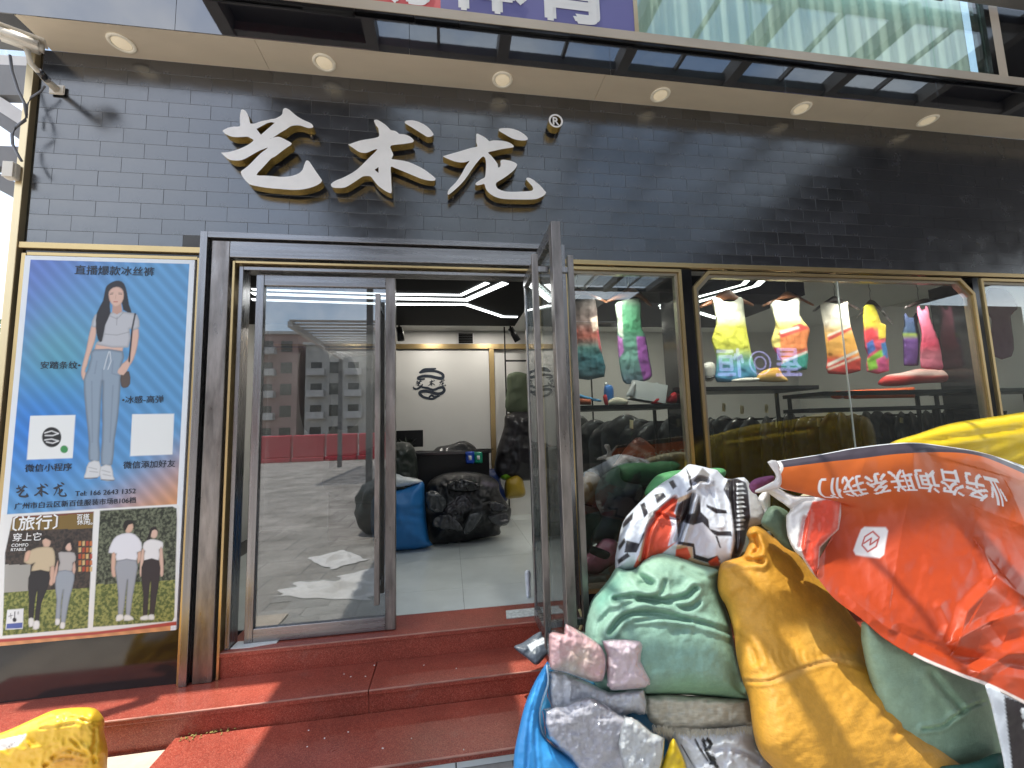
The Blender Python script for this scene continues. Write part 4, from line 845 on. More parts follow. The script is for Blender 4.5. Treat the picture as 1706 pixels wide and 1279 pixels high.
garm = [
 ('tank_top', Zw, [(165,200),(205,195),(225,212),(275,212),(300,192),(318,200),(325,250),(335,330),(350,420),(370,510),(388,588),(300,605),(190,612),(185,560),(188,500),(172,430),(163,400),(185,330),(180,270)],
  grad([(195,(230,225,210)),(290,(235,235,205)),(340,(238,232,90)),(440,(225,225,80)),(500,(130,200,170)),(545,(95,175,205)),(612,(70,150,195))]), 'white tank top fading through yellow to blue at the wide window left', 'tank top', [(105,235),(180,190),(225,158),(262,160),(290,185),(370,225),(362,238),(285,210),(230,208),(120,245)], (238,160), M['wood']),
 ('tank_top', Zw, [(452,232),(480,205),(530,214),(580,195),(605,205),(600,280),(640,335),(650,360),(636,420),(635,548),(515,552),(510,510),(475,455),(458,405),(480,330),(465,270)],
  grad([(195,(232,226,214)),(280,(235,230,205)),(312,(232,222,150)),(330,(235,215,120)),(600,(235,215,120))], polys(Zw, [([(500,375),(660,325),(655,440),(510,500)],(238,140,80)),([(495,365),(600,320),(650,345),(505,395)],(215,80,70)),([(500,355),(590,335),(600,345),(505,375)],(240,235,225)),([(510,500),(655,430),(660,470),(510,530)],(235,120,100)),([(505,520),(660,455),(660,560),(505,560)],(60,165,150)),([(508,505),(640,455),(640,465),(510,520)],(235,235,225)),([(455,440),(500,440),(515,520),(480,480)],(200,70,110))])), 'white tank top with orange, red and teal stripes in the wide window', 'tank top', [(415,230),(490,195),(530,165),(570,175),(665,225),(660,235),(580,200),(490,210),(425,240)], (532,168), M['wood']),
 ('tank_top', Zw, [(700,230),(735,216),(790,228),(835,210),(838,240),(850,330),(880,430),(900,556),(740,570),(735,500),(725,400),(715,320)],
  grad([(210,(232,226,216)),(320,(238,225,205)),(345,(235,200,150)),(380,(235,175,80)),(470,(235,165,70)),(500,(220,70,50)),(570,(205,50,45))], polys(Zw, [([(735,390),(860,335),(862,350),(738,410)],(205,70,60)),([(735,378),(850,330),(852,338),(736,388)],(238,228,215)),([(735,520),(890,450),(893,462),(738,535)],(238,228,215)),([(735,545),(895,480),(897,490),(738,555)],(240,210,190))])), 'white tank top with yellow and red diagonal bands in the wide window', 'tank top', [(665,255),(735,205),(770,185),(800,200),(890,245),(885,255),(800,222),(735,225),(675,262)], (772,188), M['darkhanger']),
 ('tank_top', Zw, [(915,240),(945,228),(975,240),(1000,318),(1025,330),(1025,420),(1040,556),(930,560),(935,480),(920,440),(913,330)],
  grad([(228,(225,215,60)),(330,(235,200,60)),(360,(225,90,90)),(450,(220,80,110)),(560,(215,90,120))], polys(Zw, [([(915,360),(960,340),(990,400),(940,440)],(220,60,70)),([(985,330),(1030,330),(1030,390),(990,400)],(235,205,60)),([(930,500),(1000,450),(1035,480),(1000,540),(940,555)],(140,195,60)),([(930,420),(960,400),(975,450),(935,480)],(70,110,190)),([(1000,420),(1030,410),(1038,500),(1010,480)],(60,120,180)),([(975,500),(1020,480),(1040,556),(990,556)],(225,90,150))])), 'multicoloured patchwork vest hanging in the middle of the wide window', 'vest', [(880,300),(925,225),(950,205),(985,225),(1055,315),(1045,320),(985,250),(925,250)], (948,208), M['darkhanger']),
 ('long_vest', Zw, [(1176,246),(1190,234),(1197,252),(1214,254),(1222,234),(1238,242),(1244,290),(1262,345),(1285,400),(1305,470),(1324,534),(1318,547),(1260,550),(1206,542),(1196,530),(1192,450),(1200,380),(1186,310)],
  grad([(235,(225,130,160)),(330,(220,110,140)),(430,(205,60,90)),(480,(230,130,150)),(545,(215,100,130))]), 'long pink mottled vest hanging near the right end of the wide window', 'vest', [(1115,240),(1190,205),(1240,200),(1345,225),(1340,235),(1240,222),(1190,226),(1125,248)], (1185,205), M['darkhanger']),
 ('tank_top', Zw, [(1112,286),(1124,270),(1134,290),(1160,290),(1170,268),(1186,280),(1180,330),(1192,380),(1190,450),(1186,524),(1178,530),(1150,532),(1118,530),(1112,520),(1110,420),(1104,370),(1116,330)], grad([(270,(60,70,110)),(365,(50,75,105)),(375,(140,160,60)),(400,(100,60,130)),(530,(90,50,120))]), 'dark blue and purple tank top behind the pink vest', 'tank top', None, None, None),
 ('short_sleeve_shirt', Zw, [(1318,300),(1340,268),(1380,245),(1398,236),(1415,252),(1440,248),(1462,270),(1470,300),(1465,420),(1462,540),(1455,547),(1420,549),(1382,547),(1376,535),(1374,440),(1366,378),(1340,384),(1312,374)], grad([(240,(190,50,80)),(400,(200,45,85)),(470,(190,120,150)),(548,(150,60,110))]), 'crimson short sleeved shirt at the right edge of the wide window', 'shirt', None, None, None),
 ('short_sleeve_shirt', Zw, [(1520,160),(1560,145),(1620,155),(1660,200),(1675,250),(1640,285),(1655,400),(1645,485),(1550,482),(1545,300),(1512,260)], grad([(150,(95,55,65)),(300,(110,60,75)),(480,(120,80,100))]), 'dark plum short sleeved shirt in the right cut off window', 'shirt', None, None, None),
 ('tank_top', Zv, [(275,432),(310,448),(380,442),(415,430),(430,500),(440,620),(460,740),(470,855),(300,862),(285,760),(275,650),(270,520)],
  grad([(430,(75,70,68)),(570,(95,75,70)),(640,(150,70,55)),(700,(60,110,105)),(760,(40,105,115)),(862,(45,85,95))], polys(Zv, [([(270,620),(330,600),(320,760),(280,780)],(165,75,60)),([(395,545),(435,530),(440,600),(410,615)],(205,180,165)),([(430,600),(465,640),(465,740),(440,700)],(170,80,85))]), Zv), 'grey tank top fading to red and teal in the narrow window', 'tank top', [(262,445),(300,400),(330,382),(360,395),(480,450),(475,460),(380,420),(300,425),(270,455)], (325,386), M['wood']),
 ('tank_top', Zv, [(525,470),(560,450),(600,442),(660,440),(665,520),(670,600),(690,640),(710,760),(725,850),(680,880),(590,895),(560,850),(540,700),(538,560)],
  grad([(440,(150,165,150)),(480,(90,150,115)),(600,(60,135,95)),(660,(95,150,130)),(760,(120,170,160)),(895,(100,120,140))], polys(Zv, [([(640,640),(690,640),(725,850),(680,880),(650,760)],(175,95,185)),([(530,630),(565,650),(575,720),(545,760)],(190,120,195)),([(525,470),(560,450),(570,650),(540,620)],(205,215,200))]), Zv), 'green and violet tank top on a wooden hanger in the narrow window', 'tank top', [(480,450),(560,405),(595,378),(640,390),(720,465),(710,478),(640,430),(560,440),(488,460)], (598,382), M['wood']),
]
for i, (nm, cv, ol, pf, lb, ct_, hg, nk, hm) in enumerate(garm):
    inflate(nm, cv(ol), YG + (.06 if hg is None else 0), .022, M['fabric_v'], pf, Rr=9, wr=.013, ws=3.2, aniso=(1.8, .3), step=2.2, seed=i * 3.1, sm=2, label=lb, cat=ct_)
    if hg: hanger(hg, nk, YG, 'wooden' + ' coat hanger of the ' + lb.split(' in the')[0].split(' hanging')[0].split(' at the')[0].split(' on a')[0] if hm is M['wood'] else 'dark coat hanger of the ' + lb.split(' in the')[0].split(' hanging')[0].split(' at the')[0], hm, cv)
# shelf things
t = thing('carton', 'open white carton box on the narrow window shelf', 'carton', tuple(onY(Zv([(690, 995)])[0], .3)))
c = onY(Zv([(690, 990)])[0], .28)
bm = bmesh.new(); add_box(bm, c[0] - .14, c[0] + .14, .2, .36, 1.841, 1.841 + .15); bm.faces.ensure_lookup_table(); bmesh.ops.delete(bm, geom=[f for f in bm.faces if f.normal.z > .9 or all(v.co.z > 1.95 for v in f.verts)], context='FACES')
bmesh.ops.rotate(bm, verts=bm.verts[:], cent=(c[0], .28, 1.84), matrix=Matrix.Rotation(R(12), 3, 'Y') @ Matrix.Rotation(R(-14), 3, 'Z')); bmesh.ops.translate(bm, verts=bm.verts[:], vec=(0, 0, .03)); from_bm('carton_body', bm, M['paper'], t)
inflate('flap', Zv([(580,960),(625,880),(640,895),(628,965)]), .22, .006, M['fabric_v'], (.6, .6, .6), sm=0, step=3, parent=t); inflate('flap', Zv([(735,880),(765,890),(772,940),(752,930)]), .24, .006, M['fabric_v'], (.62, .62, .6), sm=0, step=3, parent=t)
for k, (pts, lb) in enumerate((([(722,985),(750,950),(790,940),(805,970),(795,1000),(725,1002)], 'left'), ([(805,970),(840,935),(878,940),(885,990),(810,996)], 'right'))): inflate('boxing_glove', Zv(pts), .22, .045, M['tarp_v'], srgb(205, 45, 55), step=3, label='red padded glove on the narrow window shelf, the %s one' % lb, cat='glove', group='red gloves', floor=1.842)
t = thing('toy_bottle', 'blue bottle with white cap on the narrow window shelf', 'bottle', tuple(onY(Zv([(490, 990)])[0], .25)))
inflate('bottle_body', Zv([(470,905),(510,902),(520,940),(512,985),(472,982)]), .25, .03, M['tarp_v'], srgb(60, 125, 200), step=3, parent=t); inflate('bottle_cap', Zv([(468,893),(477,884),(486,890),(484,904),(470,904)]), .25, .012, M['tarp_v'], srgb(230, 230, 225), step=2, parent=t)
inflate('red_cloth', Zv([(462,960),(480,950),(490,1005),(475,1012)]), .2, .012, M['fabric_v'], srgb(190, 50, 55), step=3, label='small red cloth beside the blue bottle', cat='cloth')
inflate('folded_cloth', Zv([(490,985),(530,965),(585,975),(590,1003),(500,1007)]), .22, .02, M['fabric_v'], srgb(225, 215, 190), step=3, label='cream folded cloth in front of the white carton', cat='cloth')
inflate('folded_cloth', Zv([(310,940),(380,960),(455,980),(440,988),(330,965)]), .3, .012, M['fabric_v'], srgb(90, 150, 190), step=3, label='pale blue folded cloth left of the bottle', cat='cloth')
inflate('small_box', Zv([(330,968),(400,975),(400,1005),(330,1005)]), .26, .02, M['fabric_v'], srgb(170, 85, 50), step=3, sm=0, label='small rust coloured box at left of the narrow window shelf', cat='box')
t = thing('helmet', 'white bicycle helmet at the left end of the wide window shelf', 'helmet', tuple(onY(Zw([(145, 605)])[0], .3)))
inflate('shell', Zw([(118,530),(150,512),(178,520),(184,560),(176,600),(140,608),(118,590)]), .32, .09, M['tarp_v'], srgb(215, 210, 200), step=3, parent=t); inflate('visor', Zw([(118,575),(150,585),(180,575),(178,590),(140,598)]), .24, .01, M['tarp_v'], srgb(60, 60, 60), step=3, parent=t)
inflate('folded_shirt', Zw([(385,600),(410,560),(490,540),(515,575),(540,608),(420,610)]), .30, .04, M['fabric_v'], grad([(540,(235,165,50)),(610,(230,190,110))]), step=3, wr=.006, ws=4, label='orange yellow folded shirt beside the blue tank top hem', cat='folded shirt')
inflate('folded_shirt', Zw([(265,600),(330,590),(400,592),(385,608),(280,612)]), .26, .02, M['fabric_v'], srgb(228, 222, 210), step=3, label='white folded shirt beneath the orange folded shirt', cat='folded shirt')
inflate('folded_quilt', Zw([(985,622),(1020,580),(1100,565),(1190,545),(1290,548),(1345,565),(1352,600),(1330,612),(1200,618),(1060,632)]), .33, .10, M['fabric_v'], grad([(540,(225,150,140)),(572,(232,205,195)),(585,(215,60,55)),(632,(190,35,45))]), step=3, wr=.012, ws=3, floor=1.917, label='red and white folded quilt on the right display shelf', cat='quilt')
inflate('paper_stack', Zw([(1362,560),(1425,562),(1432,610),(1372,610)]), .3, .03, M['fabric_v'], srgb(215, 215, 205), step=3, sm=0, label='stack of white papers right of the red quilt', cat='papers')
t = thing('orange_parcel', 'flat orange packet with two rolled ends below the red quilt', 'packet', tuple(onY(Zw([(960, 690)])[0], .2)))
def opaint(x, y):
    p = Paint(x, y, srgb(225, 105, 55)); p.poly(Zw([(1065,657),(1125,657),(1125,667),(1065,667)]), srgb(245, 235, 225), 1); return p.c
inflate('packet', Zw([(860,650),(1168,636),(1170,688),(862,694)]), .2, .03, M['tarp_v'], opaint, step=3, sm=1, parent=t); inflate('roll', Zw([(750,665),(780,655),(815,660),(815,690),(760,692)]), .2, .03, M['tarp_v'], srgb(225, 100, 55), step=3, parent=t); inflate('roll', Zw([(812,660),(850,652),(865,660),(862,690),(815,692)]), .21, .03, M['tarp_v'], srgb(220, 95, 50), step=3, parent=t)
board('lower dark shelf under the orange packet in the wide window', 3.0, 4.64, .12, .40, 1.775)
# dark clothes packed on rails below the shelves, with price tags
bm = bmesh.new(); n = 18
gm = inflate('hanging_garment', [(655, 590), (690, 560), (715, 552), (740, 560), (772, 590), (778, 650), (770, 860), (716, 868), (660, 860), (650, 650)], 1.0, .06, M['dark_v'], (.006, .006, .007), wr=.02, ws=3, aniso=(1, .3), step=8, label='dark garment in the tight row hanging below the window shelves', cat='garment', group='dark garments below the window shelves')
me_ = gm.data; V = np.array([v.co for v in me_.vertices]); V -= V.mean(0); V[:, 2] *= .62; V[:, 2] += .0
for v_, q in zip(me_.vertices, V): v_.co = q
gm.location = (1.05, .72, 1.17); gm.rotation_euler = (0, 0, R(35))
for i in range(1, 34):
    o = gm.copy(); COL.objects.link(o); o.location = (1.05 + .145 * i, .72 + random.gauss(0, .015), 1.16 + random.gauss(0, .025)); o.rotation_euler = (0, 0, R(random.uniform(20, 50)))
t = thing('garment_rail', 'long dark rail carrying the garments below the window shelves', 'clothes rail', (3.4, .72, .351)); bar('rail', (.95, .72, 1.70), (6.0, .72, 1.70), .02, .02, M['dark'], t)
for x in (.97, 3.3, 5.98): bar('upright', (x, .72, .352), (x, .72, 1.69), .02, .02, M['dark'], t)
tags = [(960,700,'narrow'),(1052,706,'narrow'),(1206,678,'wide'),(1236,682,'wide'),(1277,680,'wide'),(1364,703,'wide'),(1295,705,'wide'),(1380,722,'wide'),(1502,702,'wide'),(988,780,'narrow')]
for i, (x, y, wn) in enumerate(tags):
    c = onY((x, y), .62); inflate('price_tag', [(x - 3, y - 7), (x + 3, y - 6), (x + 3, y + 8), (x - 3, y + 7)], .58, .002, M['fabric_v'], srgb(235, 222, 180), sm=0, step=2, label='small cream price tag on dark clothes behind the %s window' % wn, cat='tag', group='price tags behind the %s window' % wn)
# heap behind the narrow window
def Zk(p): return zp(930, 700, 4.568, p)
def jacket(x, y):
    p = Paint(x, y, srgb(78, 84, 82)); p.poly(Zk([(330,620),(480,560),(600,500),(600,900),(260,920),(330,760)]), srgb(28, 34, 52), 3)
    for k in range(3): p.line(Zk([(286 + 14 * k, 612 - 2 * k),(300 + 12 * k, 660),(332 + 4 * k, 712 - 22 * k)]), .9, srgb(225, 225, 220))
    return p.c
def rust(x, y):
    p = Paint(x, y, srgb(165, 88, 66)); p.line(Zk([(560,190),(690,260)]), 3.2, srgb(190, 150, 135), alpha=.7); p.line(Zk([(450,300),(560,240)]), 2.6, srgb(190, 150, 135), alpha=.6); return p.c
HP = [('soft_bag', [(430,330),(470,270),(530,190),(600,130),(660,150),(740,220),(785,260),(780,310),(640,310),(440,340)], .55, .10, 'tarp_v', rust, 'rust red printed bag topping the heap behind the narrow window', 'bag'),
      ('folded_cloth', [(450,345),(520,320),(640,310),(800,305),(900,330),(960,380),(900,470),(720,490),(540,480),(470,440)], .42, .12, 'fabric_v', srgb(24, 50, 40), 'dark green cloth in the heap behind the narrow window', 'cloth'),
      ('soft_bag', [(120,500),(150,450),(200,430),(210,395),(280,400),(330,460),(310,560),(270,640),(190,630),(125,590)], .42, .10, 'sack_v', srgb(165, 122, 70), 'tan knotted bag behind the narrow window', 'bag'),
      ('track_jacket', [(300,480),(340,420),(420,370),(465,360),(480,450),(560,480),(640,500),(620,600),(560,680),(480,800),(440,900),(260,930),(260,840),(330,740),(290,640),(280,560)], .30, .14, 'fabric_v', jacket, 'grey and navy track jacket with three white stripes in the heap', 'jacket'),
      ('folded_cloth', [(110,600),(190,640),(300,680),(330,760),(270,880),(250,1010),(140,1030),(110,900)], .34, .12, 'fabric_v', srgb(24, 42, 34), 'very dark green cloth low in the narrow window', 'cloth'),
      ('film_pack', [(145,1050),(200,1030),(240,1000),(300,940),(350,900),(420,905),(455,950),(440,1080),(380,1120),(300,1170),(190,1160),(150,1110)], .22, .10, 'pack_v', srgb(215, 125, 150), 'pink clothes in clear film at the narrow window bottom', 'packed clothes'),
      ('folded_cloth', [(245,975),(260,955),(390,1005),(380,1050),(340,1055),(240,1010)], .12, .03, 'fabric_v', srgb(22, 24, 24), 'small black cloth lying over the pink film pack', 'cloth'),
      ('film_pack', [(150,1230),(200,1190),(330,1170),(400,1180),(380,1240),(330,1280),(170,1290)], .14, .06, 'pack_v', srgb(90, 92, 84), 'grey clothes in clear film on the window bottom board', 'packed clothes'),
      ('soft_bag', [(640,590),(700,500),(735,430),(760,420),(720,560),(680,640)], .05, .05, 'fabric_v', srgb(70, 52, 30), 'brown bag between green sack and printed bag', 'bag')]
for nm, ol, Y, T, mk, pc, lb, ct_ in HP:
    if Y < .1 and nm == 'soft_bag': Y = -.12
    inflate(nm, Zk(ol), Y, T, M[mk], pc, wr=.014, ws=2.6, step=3, seed=Y * 17, label=lb, cat=ct_, floor=.353)
t = thing('window_deck', 'low display deck inside the window bottoms', 'deck', (3.5, .3, .351)); box('deck_board', .90, 6.0, .06, .60, .46, .50, M['dark'], t); box('deck_front', .90, 6.0, .11, .14, .352, .4595, M['dark'], t)
def orange_letters(): pass

# ================================================================== STREET ROOF, AND WHAT THE GLASS REFLECTS
rf = thing('street_roof', 'glazed steel canopy over the street in front of the shop', 'canopy', (1.7, -3.0, 5.2))
ZR = 5.3
for i, x in enumerate([-1.93, -.665, .57, 1.805, 3.04, 4.275, 5.51, 6.745]): box('main_beam', x - .055, x + .055, -7.6, -.30, ZR, ZR + .16, M['beam'], rf)
for x in [-.05, 1.19, 2.42, 3.66, 4.89]: box('glazing_bar', x - .015, x + .015, -7.5, -.30, ZR + .09, ZR + .14, M['beam'], rf)
for y in (-.34, -.98, -1.30, -2.1, -3.5, -4.9, -6.3, -7.6):
    for a, b in zip([-1.93, -.665, .57, 1.805, 3.04, 4.275, 5.51], [-.665, .57, 1.805, 3.04, 4.275, 5.51, 6.745]): box('cross_beam', a + .056, b - .056, y - .04, y + .04, ZR + .03, ZR + .12, M['beam'], rf)
box('solid_panel', -1.92, -.66, -7.6, -.29, ZR + .165, ZR + .19, M['roofdark'], rf)
for a, b in zip([-.655, .575, 1.81, 3.045, 4.28], [.565, 1.80, 3.035, 4.27, 5.505]):
    for y0, y1 in zip((-2.09, -3.49, -4.89, -6.29, -7.59), (-.30, -2.11, -3.51, -4.91, -6.31)): box('roof_pane', a, b, y0, y1, ZR + .175, ZR + .183, M['roofglass'], rf)
box('solid_panel', 5.515, 16.0, -9.0, -.29, ZR + .165, ZR + .19, M['roofdark'], rf)
for x in (-1.93, 6.745): bar('roof_post', (x, -7.5, 0), (x, -7.5, ZR), .14, .14, M['beam'], rf)
for i, (x0, x1, h, c_) in enumerate(((-44, -31, 17, (.42, .38, .33)), (-30, -20, 15, (.38, .25, .22)), (-19, -11, 13.5, (.46, .44, .40)), (-10, 2, 15.5, (.42, .40, .36)), (-58, -45, 14, (.45, .42, .38)))):
    t = thing('apartment_block', ['pale apartment block, leftmost but one across the road', 'reddish apartment block across the road', 'cream apartment block right of the reddish one across the road', 'wide grey apartment block, rightmost across the road', 'far left pale apartment block across the road'][i], 'building', (x0, -56, 0))
    box('wall', x0, x1, -64, -56, 0, h, mat('block_%d' % i, c_, .8, var=.12, vscale=.6), t); box('roof', x0 - .3, x1 + .3, -64.2, -55.7, h + .01, h + .4, M['beamlight'], t)
    bm = bmesh.new(); b2 = bmesh.new()
    for fz in range(int(h / 2.9)):
        for wx in range(int((x1 - x0) / 2.4)):
            X = x0 + .7 + 2.4 * wx; Z = 1.0 + 2.9 * fz; add_box(bm, X, X + 1.4, -55.99, -55.95, Z, Z + 1.5)
            if wx % 2 == 0: add_box(b2, X - .3, X + 1.9, -55.94, -55.1, Z - .35, Z + .55)
    from_bm('window_set', bm, M['black'], t); from_bm('balcony_set', b2, M['beamlight'], t)
for i in range(3, 9):
    t = thing('road_barrier', 'red plastic water barrier along the road, reflected in the closed door', 'barrier', (-16 + 1.9 * i, -24, 0), 'red road barriers'); box('barrier_body', -16.9 + 1.9 * i, -15.1 + 1.9 * i, -24.2, -23.8, .25, 1.6, mat('red_plastic', (.55, .04, .06), .4), t, .08); box('barrier_foot', -16.9 + 1.9 * i, -15.1 + 1.9 * i, -24.35, -23.65, .01, .249, bpy.data.materials['red_plastic'], t, .03)
r2 = thing('market_roof', 'second slatted steel roof farther out over the street', 'canopy', (0, -15, 5.2))
for x in (-5.3, -2.4, .5, 3.4, 6.3): box('main_beam', x - .08, x + .08, -18.7, -11.7, 5.3, 5.5, M['beamlight'], r2); bar('roof_post', (x, -18.5, 0), (x, -18.5, 5.3), .18, .18, M['beam'], r2)
for i in range(15): box('roof_slat', -5.3, 6.4, -18.6 + .48 * i, -18.32 + .48 * i, 5.505, 5.53, M['beamlight'], r2)
for i, (x, y, sx, sy, rz, lb) in enumerate(((-1.25, -1.75, .55, .22, .3, 'crumpled white plastic sheet on the paving, mirrored low in the closed door'), (-.75, -2.15, .5, .3, -.5, 'torn clear plastic wrap on the paving, mirrored low in the closed door'), (-1.5, -2.9, .35, .25, .9, 'folded white paper on the paving, mirrored in the closed door'))):
    V = []; F = []; n = 26
    for a in range(n):
        for b in range(n):
            u, v_ = a / (n - 1) * 2 - 1, b / (n - 1) * 2 - 1; px_, py_ = sx * u * (1 + .25 * noise.noise(Vector((v_ * 2, i, 0)))), sy * v_ * (1 + .3 * noise.noise(Vector((u * 2, i, 5)))); z_ = .012 + .10 * max(0, noise.ridged_multi_fractal(Vector((u * 1.6, v_ * 1.2, i * 3.3)), .9, 2, 4, 1, 2) - .9) * (1 - u * u) * (1 - v_ * v_)
            V.append((x + px_ * math.cos(rz) - py_ * math.sin(rz), y + px_ * math.sin(rz) + py_ * math.cos(rz), z_))
            if a and b: F.append(((a - 1) * n + b - 1, a * n + b - 1, a * n + b, (a - 1) * n + b))
    pydata('plastic_sheet', V, F, M['paper'], smooth=True, label=lb, cat='plastic sheet')
t = thing('traffic_cone', 'dark striped traffic cone far out on the street, mirrored in the closed door', 'cone', (-7.6, -14, 0)); lathe('cone_body', [(.20, .03), (.05, .75), (.03, .76)], (-7.6, -14, 0), (0, 0, 1), mat('cone_dark', (.12, .05, .03), .6), t, 20); box('cone_base', -7.85, -7.35, -14.25, -13.75, .005, .03, M['dark'], t)
for i, (x, y, h, w_, cl) in enumerate(((-1.05, -4.3, .55, .5, (.03, .035, .03)), (-.55, -4.7, .45, .45, (.04, .09, .16)))):
    bm = bmesh.new(); bmesh.ops.create_icosphere(bm, subdivisions=4, radius=1.0)
    for v in bm.verts: q = v.co.copy(); k = 1 + .18 * noise.fractal(q * 2 + Vector((i * 7, 0, 0)), 1, 2, 4); v.co = Vector((x + q.x * w_ * k, y + q.y * .35 * k, max(.002, h * .8 + q.z * h * k)))
    from_bm('street_bag', bm, mat('street_bag_%d' % i, cl, .4, var=.3), smooth=True, label=('black stuffed bag on the street, mirrored in the closed door', 'blue stuffed bag on the street beside the black one')[i], cat='bag')
t = thing('opposite_shop_row', 'dark shop row across the covered street, seen in reflections', 'building', (12, -12, 0)); box('wall', 3.6, 26, -17, -12, 0, 6.5, mat('opp_wall', (.10, .085, .07), .6, var=.3, vscale=.5), t); box('shop_band', 3.8, 25.8, -11.99, -11.9, .3, 2.9, M['dark'], t)
wtext_ = None
def mtext(body, xa, xb, z, Y, m_, par, bold):   # faces the shop: reads from the street side
    V, T = text_tris(body); a0 = V[:, 0].min(); s = (xb - xa) / (V[:, 0].max() - a0); VV = []; FF = []
    for i, (ox, oy) in enumerate([(0, 0), (bold, 0), (-bold, 0), (0, bold), (0, -bold)]):
        k = len(VV); VV += [(xb - (q[0] - a0 + ox) * s, Y + .002 * i, z + (q[1] + oy) * s) for q in V]; FF += [tuple(k + j for j in q) for q in T]
    return pydata('lettering', VV, FF, m_, par)
t = thing('lit_sign', 'violet lit characters on the opposite shop row, mirrored in the wide window', 'sign', (11, -11.8, 3.3)); neon = emis('violet_neon', (.55, .50, 1.0), .75)
mtext('恒', 10.45, 11.6, 3.5, -11.85, neon, t, .02); mtext('星', 13.0, 14.15, 3.5, -11.85, neon, t, .02)
bm = bmesh.new(); bmesh.ops.create_circle(bm, segments=40, radius=.38); o_ = [v.co.copy() for v in bm.verts]; bm.free()
for rr in (1.0, .55): tube('ring', [(12.3 + p.x * rr * 1.2, -11.83, 3.95 + p.y * rr * 1.2) for p in o_ + [o_[0]]], .03, neon, t, 6)
# steel frame and tree beyond the corner
sfx = thing('side_canopy', 'pale steel side canopy frame beyond the building corner at top left', 'canopy', tuple(onY((10, 200), 1.2)))
def Zc(p): return zp(0, 40, 4.41, p)
for a, b, wd, mk in (((-260, 300), (260, 330), .16, 'beamlight'), ((-260, 430), (240, 445), .30, 'beam'), ((-300, 400), (260, 760), .12, 'beamlight'), ((-300, 470), (260, 860), .14, 'beam'), ((-260, 985), (220, 1000), .20, 'beam'), ((-300, 1000), (240, 1290), .13, 'beam'), ((-260, 60), (160, 95), .20, 'beam')):
    bar('frame_bar', onY(Zc([a])[0], 1.25), onY(Zc([b])[0], 1.25 + .05 * random.random()), .1, wd, M[mk], sfx)
bar('frame_post', (-4.6, 1.4, 0.0), (-4.6, 1.4, 6.0), .16, .16, M['beam'], sfx)
box('canopy_sheet', -6.0, -2.9, .9, 1.9, 5.6, 5.64, M['roofglass'], sfx)
c = onY((-6, 640), 7.0); t = thing('street_tree', 'green tree top visible past the left corner post', 'tree', (c[0], 7.0, 0)); tube('trunk', [(c[0], 7, 0), (c[0] + .1, 7, 2), (c[0], 7.05, 3)], [.14, .11, .06], mat('bark', (.09, .07, .05), .9), t, 10)
bm = bmesh.new()
for i in range(5200):
    g = np.array([random.gauss(0, 1) for _ in range(3)]); g = g / np.linalg.norm(g) * random.random() ** .4; q = Vector((c[0] + g[0] * 1.5, 7 + g[1] * 1.5, 2.6 + g[2] * 1.5 + .2 * math.sin(9 * g[0]))); s_ = .07
    u = Vector([random.gauss(0, 1) for _ in range(3)]).normalized(); v_ = u.orthogonal().normalized()
    bm.faces.new([bm.verts.new(p) for p in (q - u * s_, q + v_ * s_ * .6, q + u * s_, q - v_ * s_ * .6)])
from_bm('crown', bm, mat('leaf', (.06, .10, .025), .6, var=.4, vscale=3), t)

# ================================================================== POSTER
YP = -0.030
po = thing('poster', 'tall blue and orange trouser advertising poster in a white frame', 'poster', (-2.14, YP, .52))
PX0, PX1, PZ0, PZ1 = -2.637, -1.662, .520, 2.862
box('frame_back', PX0, PX1, YP + .002, -0.001, PZ0, PZ1, M['whitepvc'], po, .003)
for a in ((PX0 - .030, PX0 - .004, PZ0 - .30, PZ1 + .02), (PX1 + .008, PX1 + .030, ZT + .001, PZ1 + .02)): box('gold_edge', a[0], a[1], -.020, .0015, a[2] if a[2] > ZT else ZT + .001, a[3], M['gold'], po, .002)
box('gold_edge', PX0 - .003, PX1 + .007, -.018, .0015, PZ1 + .006, PZ1 + .028, M['gold'], po, .002)
GW, GH = 236, 560
gx = np.linspace(PX0 + .001, PX1 - .001, GW); gz = np.linspace(PZ1 - .001, PZ0 + .001, GH)
WX, WZ = np.meshgrid(gx, gz)
# where each point of the sheet lies in the photograph, so that traced shapes can be laid on it
D3 = np.stack([WX - CAM[0], np.full_like(WX, YP - CAM[1]), WZ - CAM[2]], -1) @ MW
QX, QY = CX + FPX * D3[..., 0] / D3[..., 2], CY + FPX * D3[..., 1] / D3[..., 2]
U, Vv = (WX - PX0) / (PX1 - PX0), (PZ1 - WZ) / (PZ1 - PZ0)
def A(p): return zp(0, 400, 2.975, p)
def Bp(p): return zp(0, 780, 3.553, p)
P = Paint(QX, QY, (.8, .8, .8))
def lerp3(a, b, t): return np.array(a)[None, None] * (1 - t[..., None]) + np.array(b)[None, None] * t[..., None]
base = lerp3(srgb(92, 116, 186), srgb(94, 150, 196), sstep(0.0, .5, U * .6 + Vv * .8))
teal = np.exp(-(((U - .22) / .26) ** 2 + ((Vv - .30) / .14) ** 2)); base = base * (1 - .75 * teal[..., None]) + np.array(srgb(92, 158, 160)) * .75 * teal[..., None]
low = np.exp(-(((U - .12) / .4) ** 2 + ((Vv - .47) / .14) ** 2)); base = base * (1 - .8 * low[..., None]) + np.array(srgb(36, 116, 205)) * .8 * low[..., None]
org = sstep(0., 1., (Vv - .44) * 4.0 + (U - 1) * 1.2); base = base * (1 - org[..., None]) + np.array(srgb(206, 146, 100)) * org[..., None]
strip = .5 + .5 * np.sin((U * 1.0 - Vv * 2.4 * 1.35 + U * .6) * 44); base = base * (1 + .20 * (strip[..., None] - .5) + .04 * (strip[..., None] > .8))
P.c = base
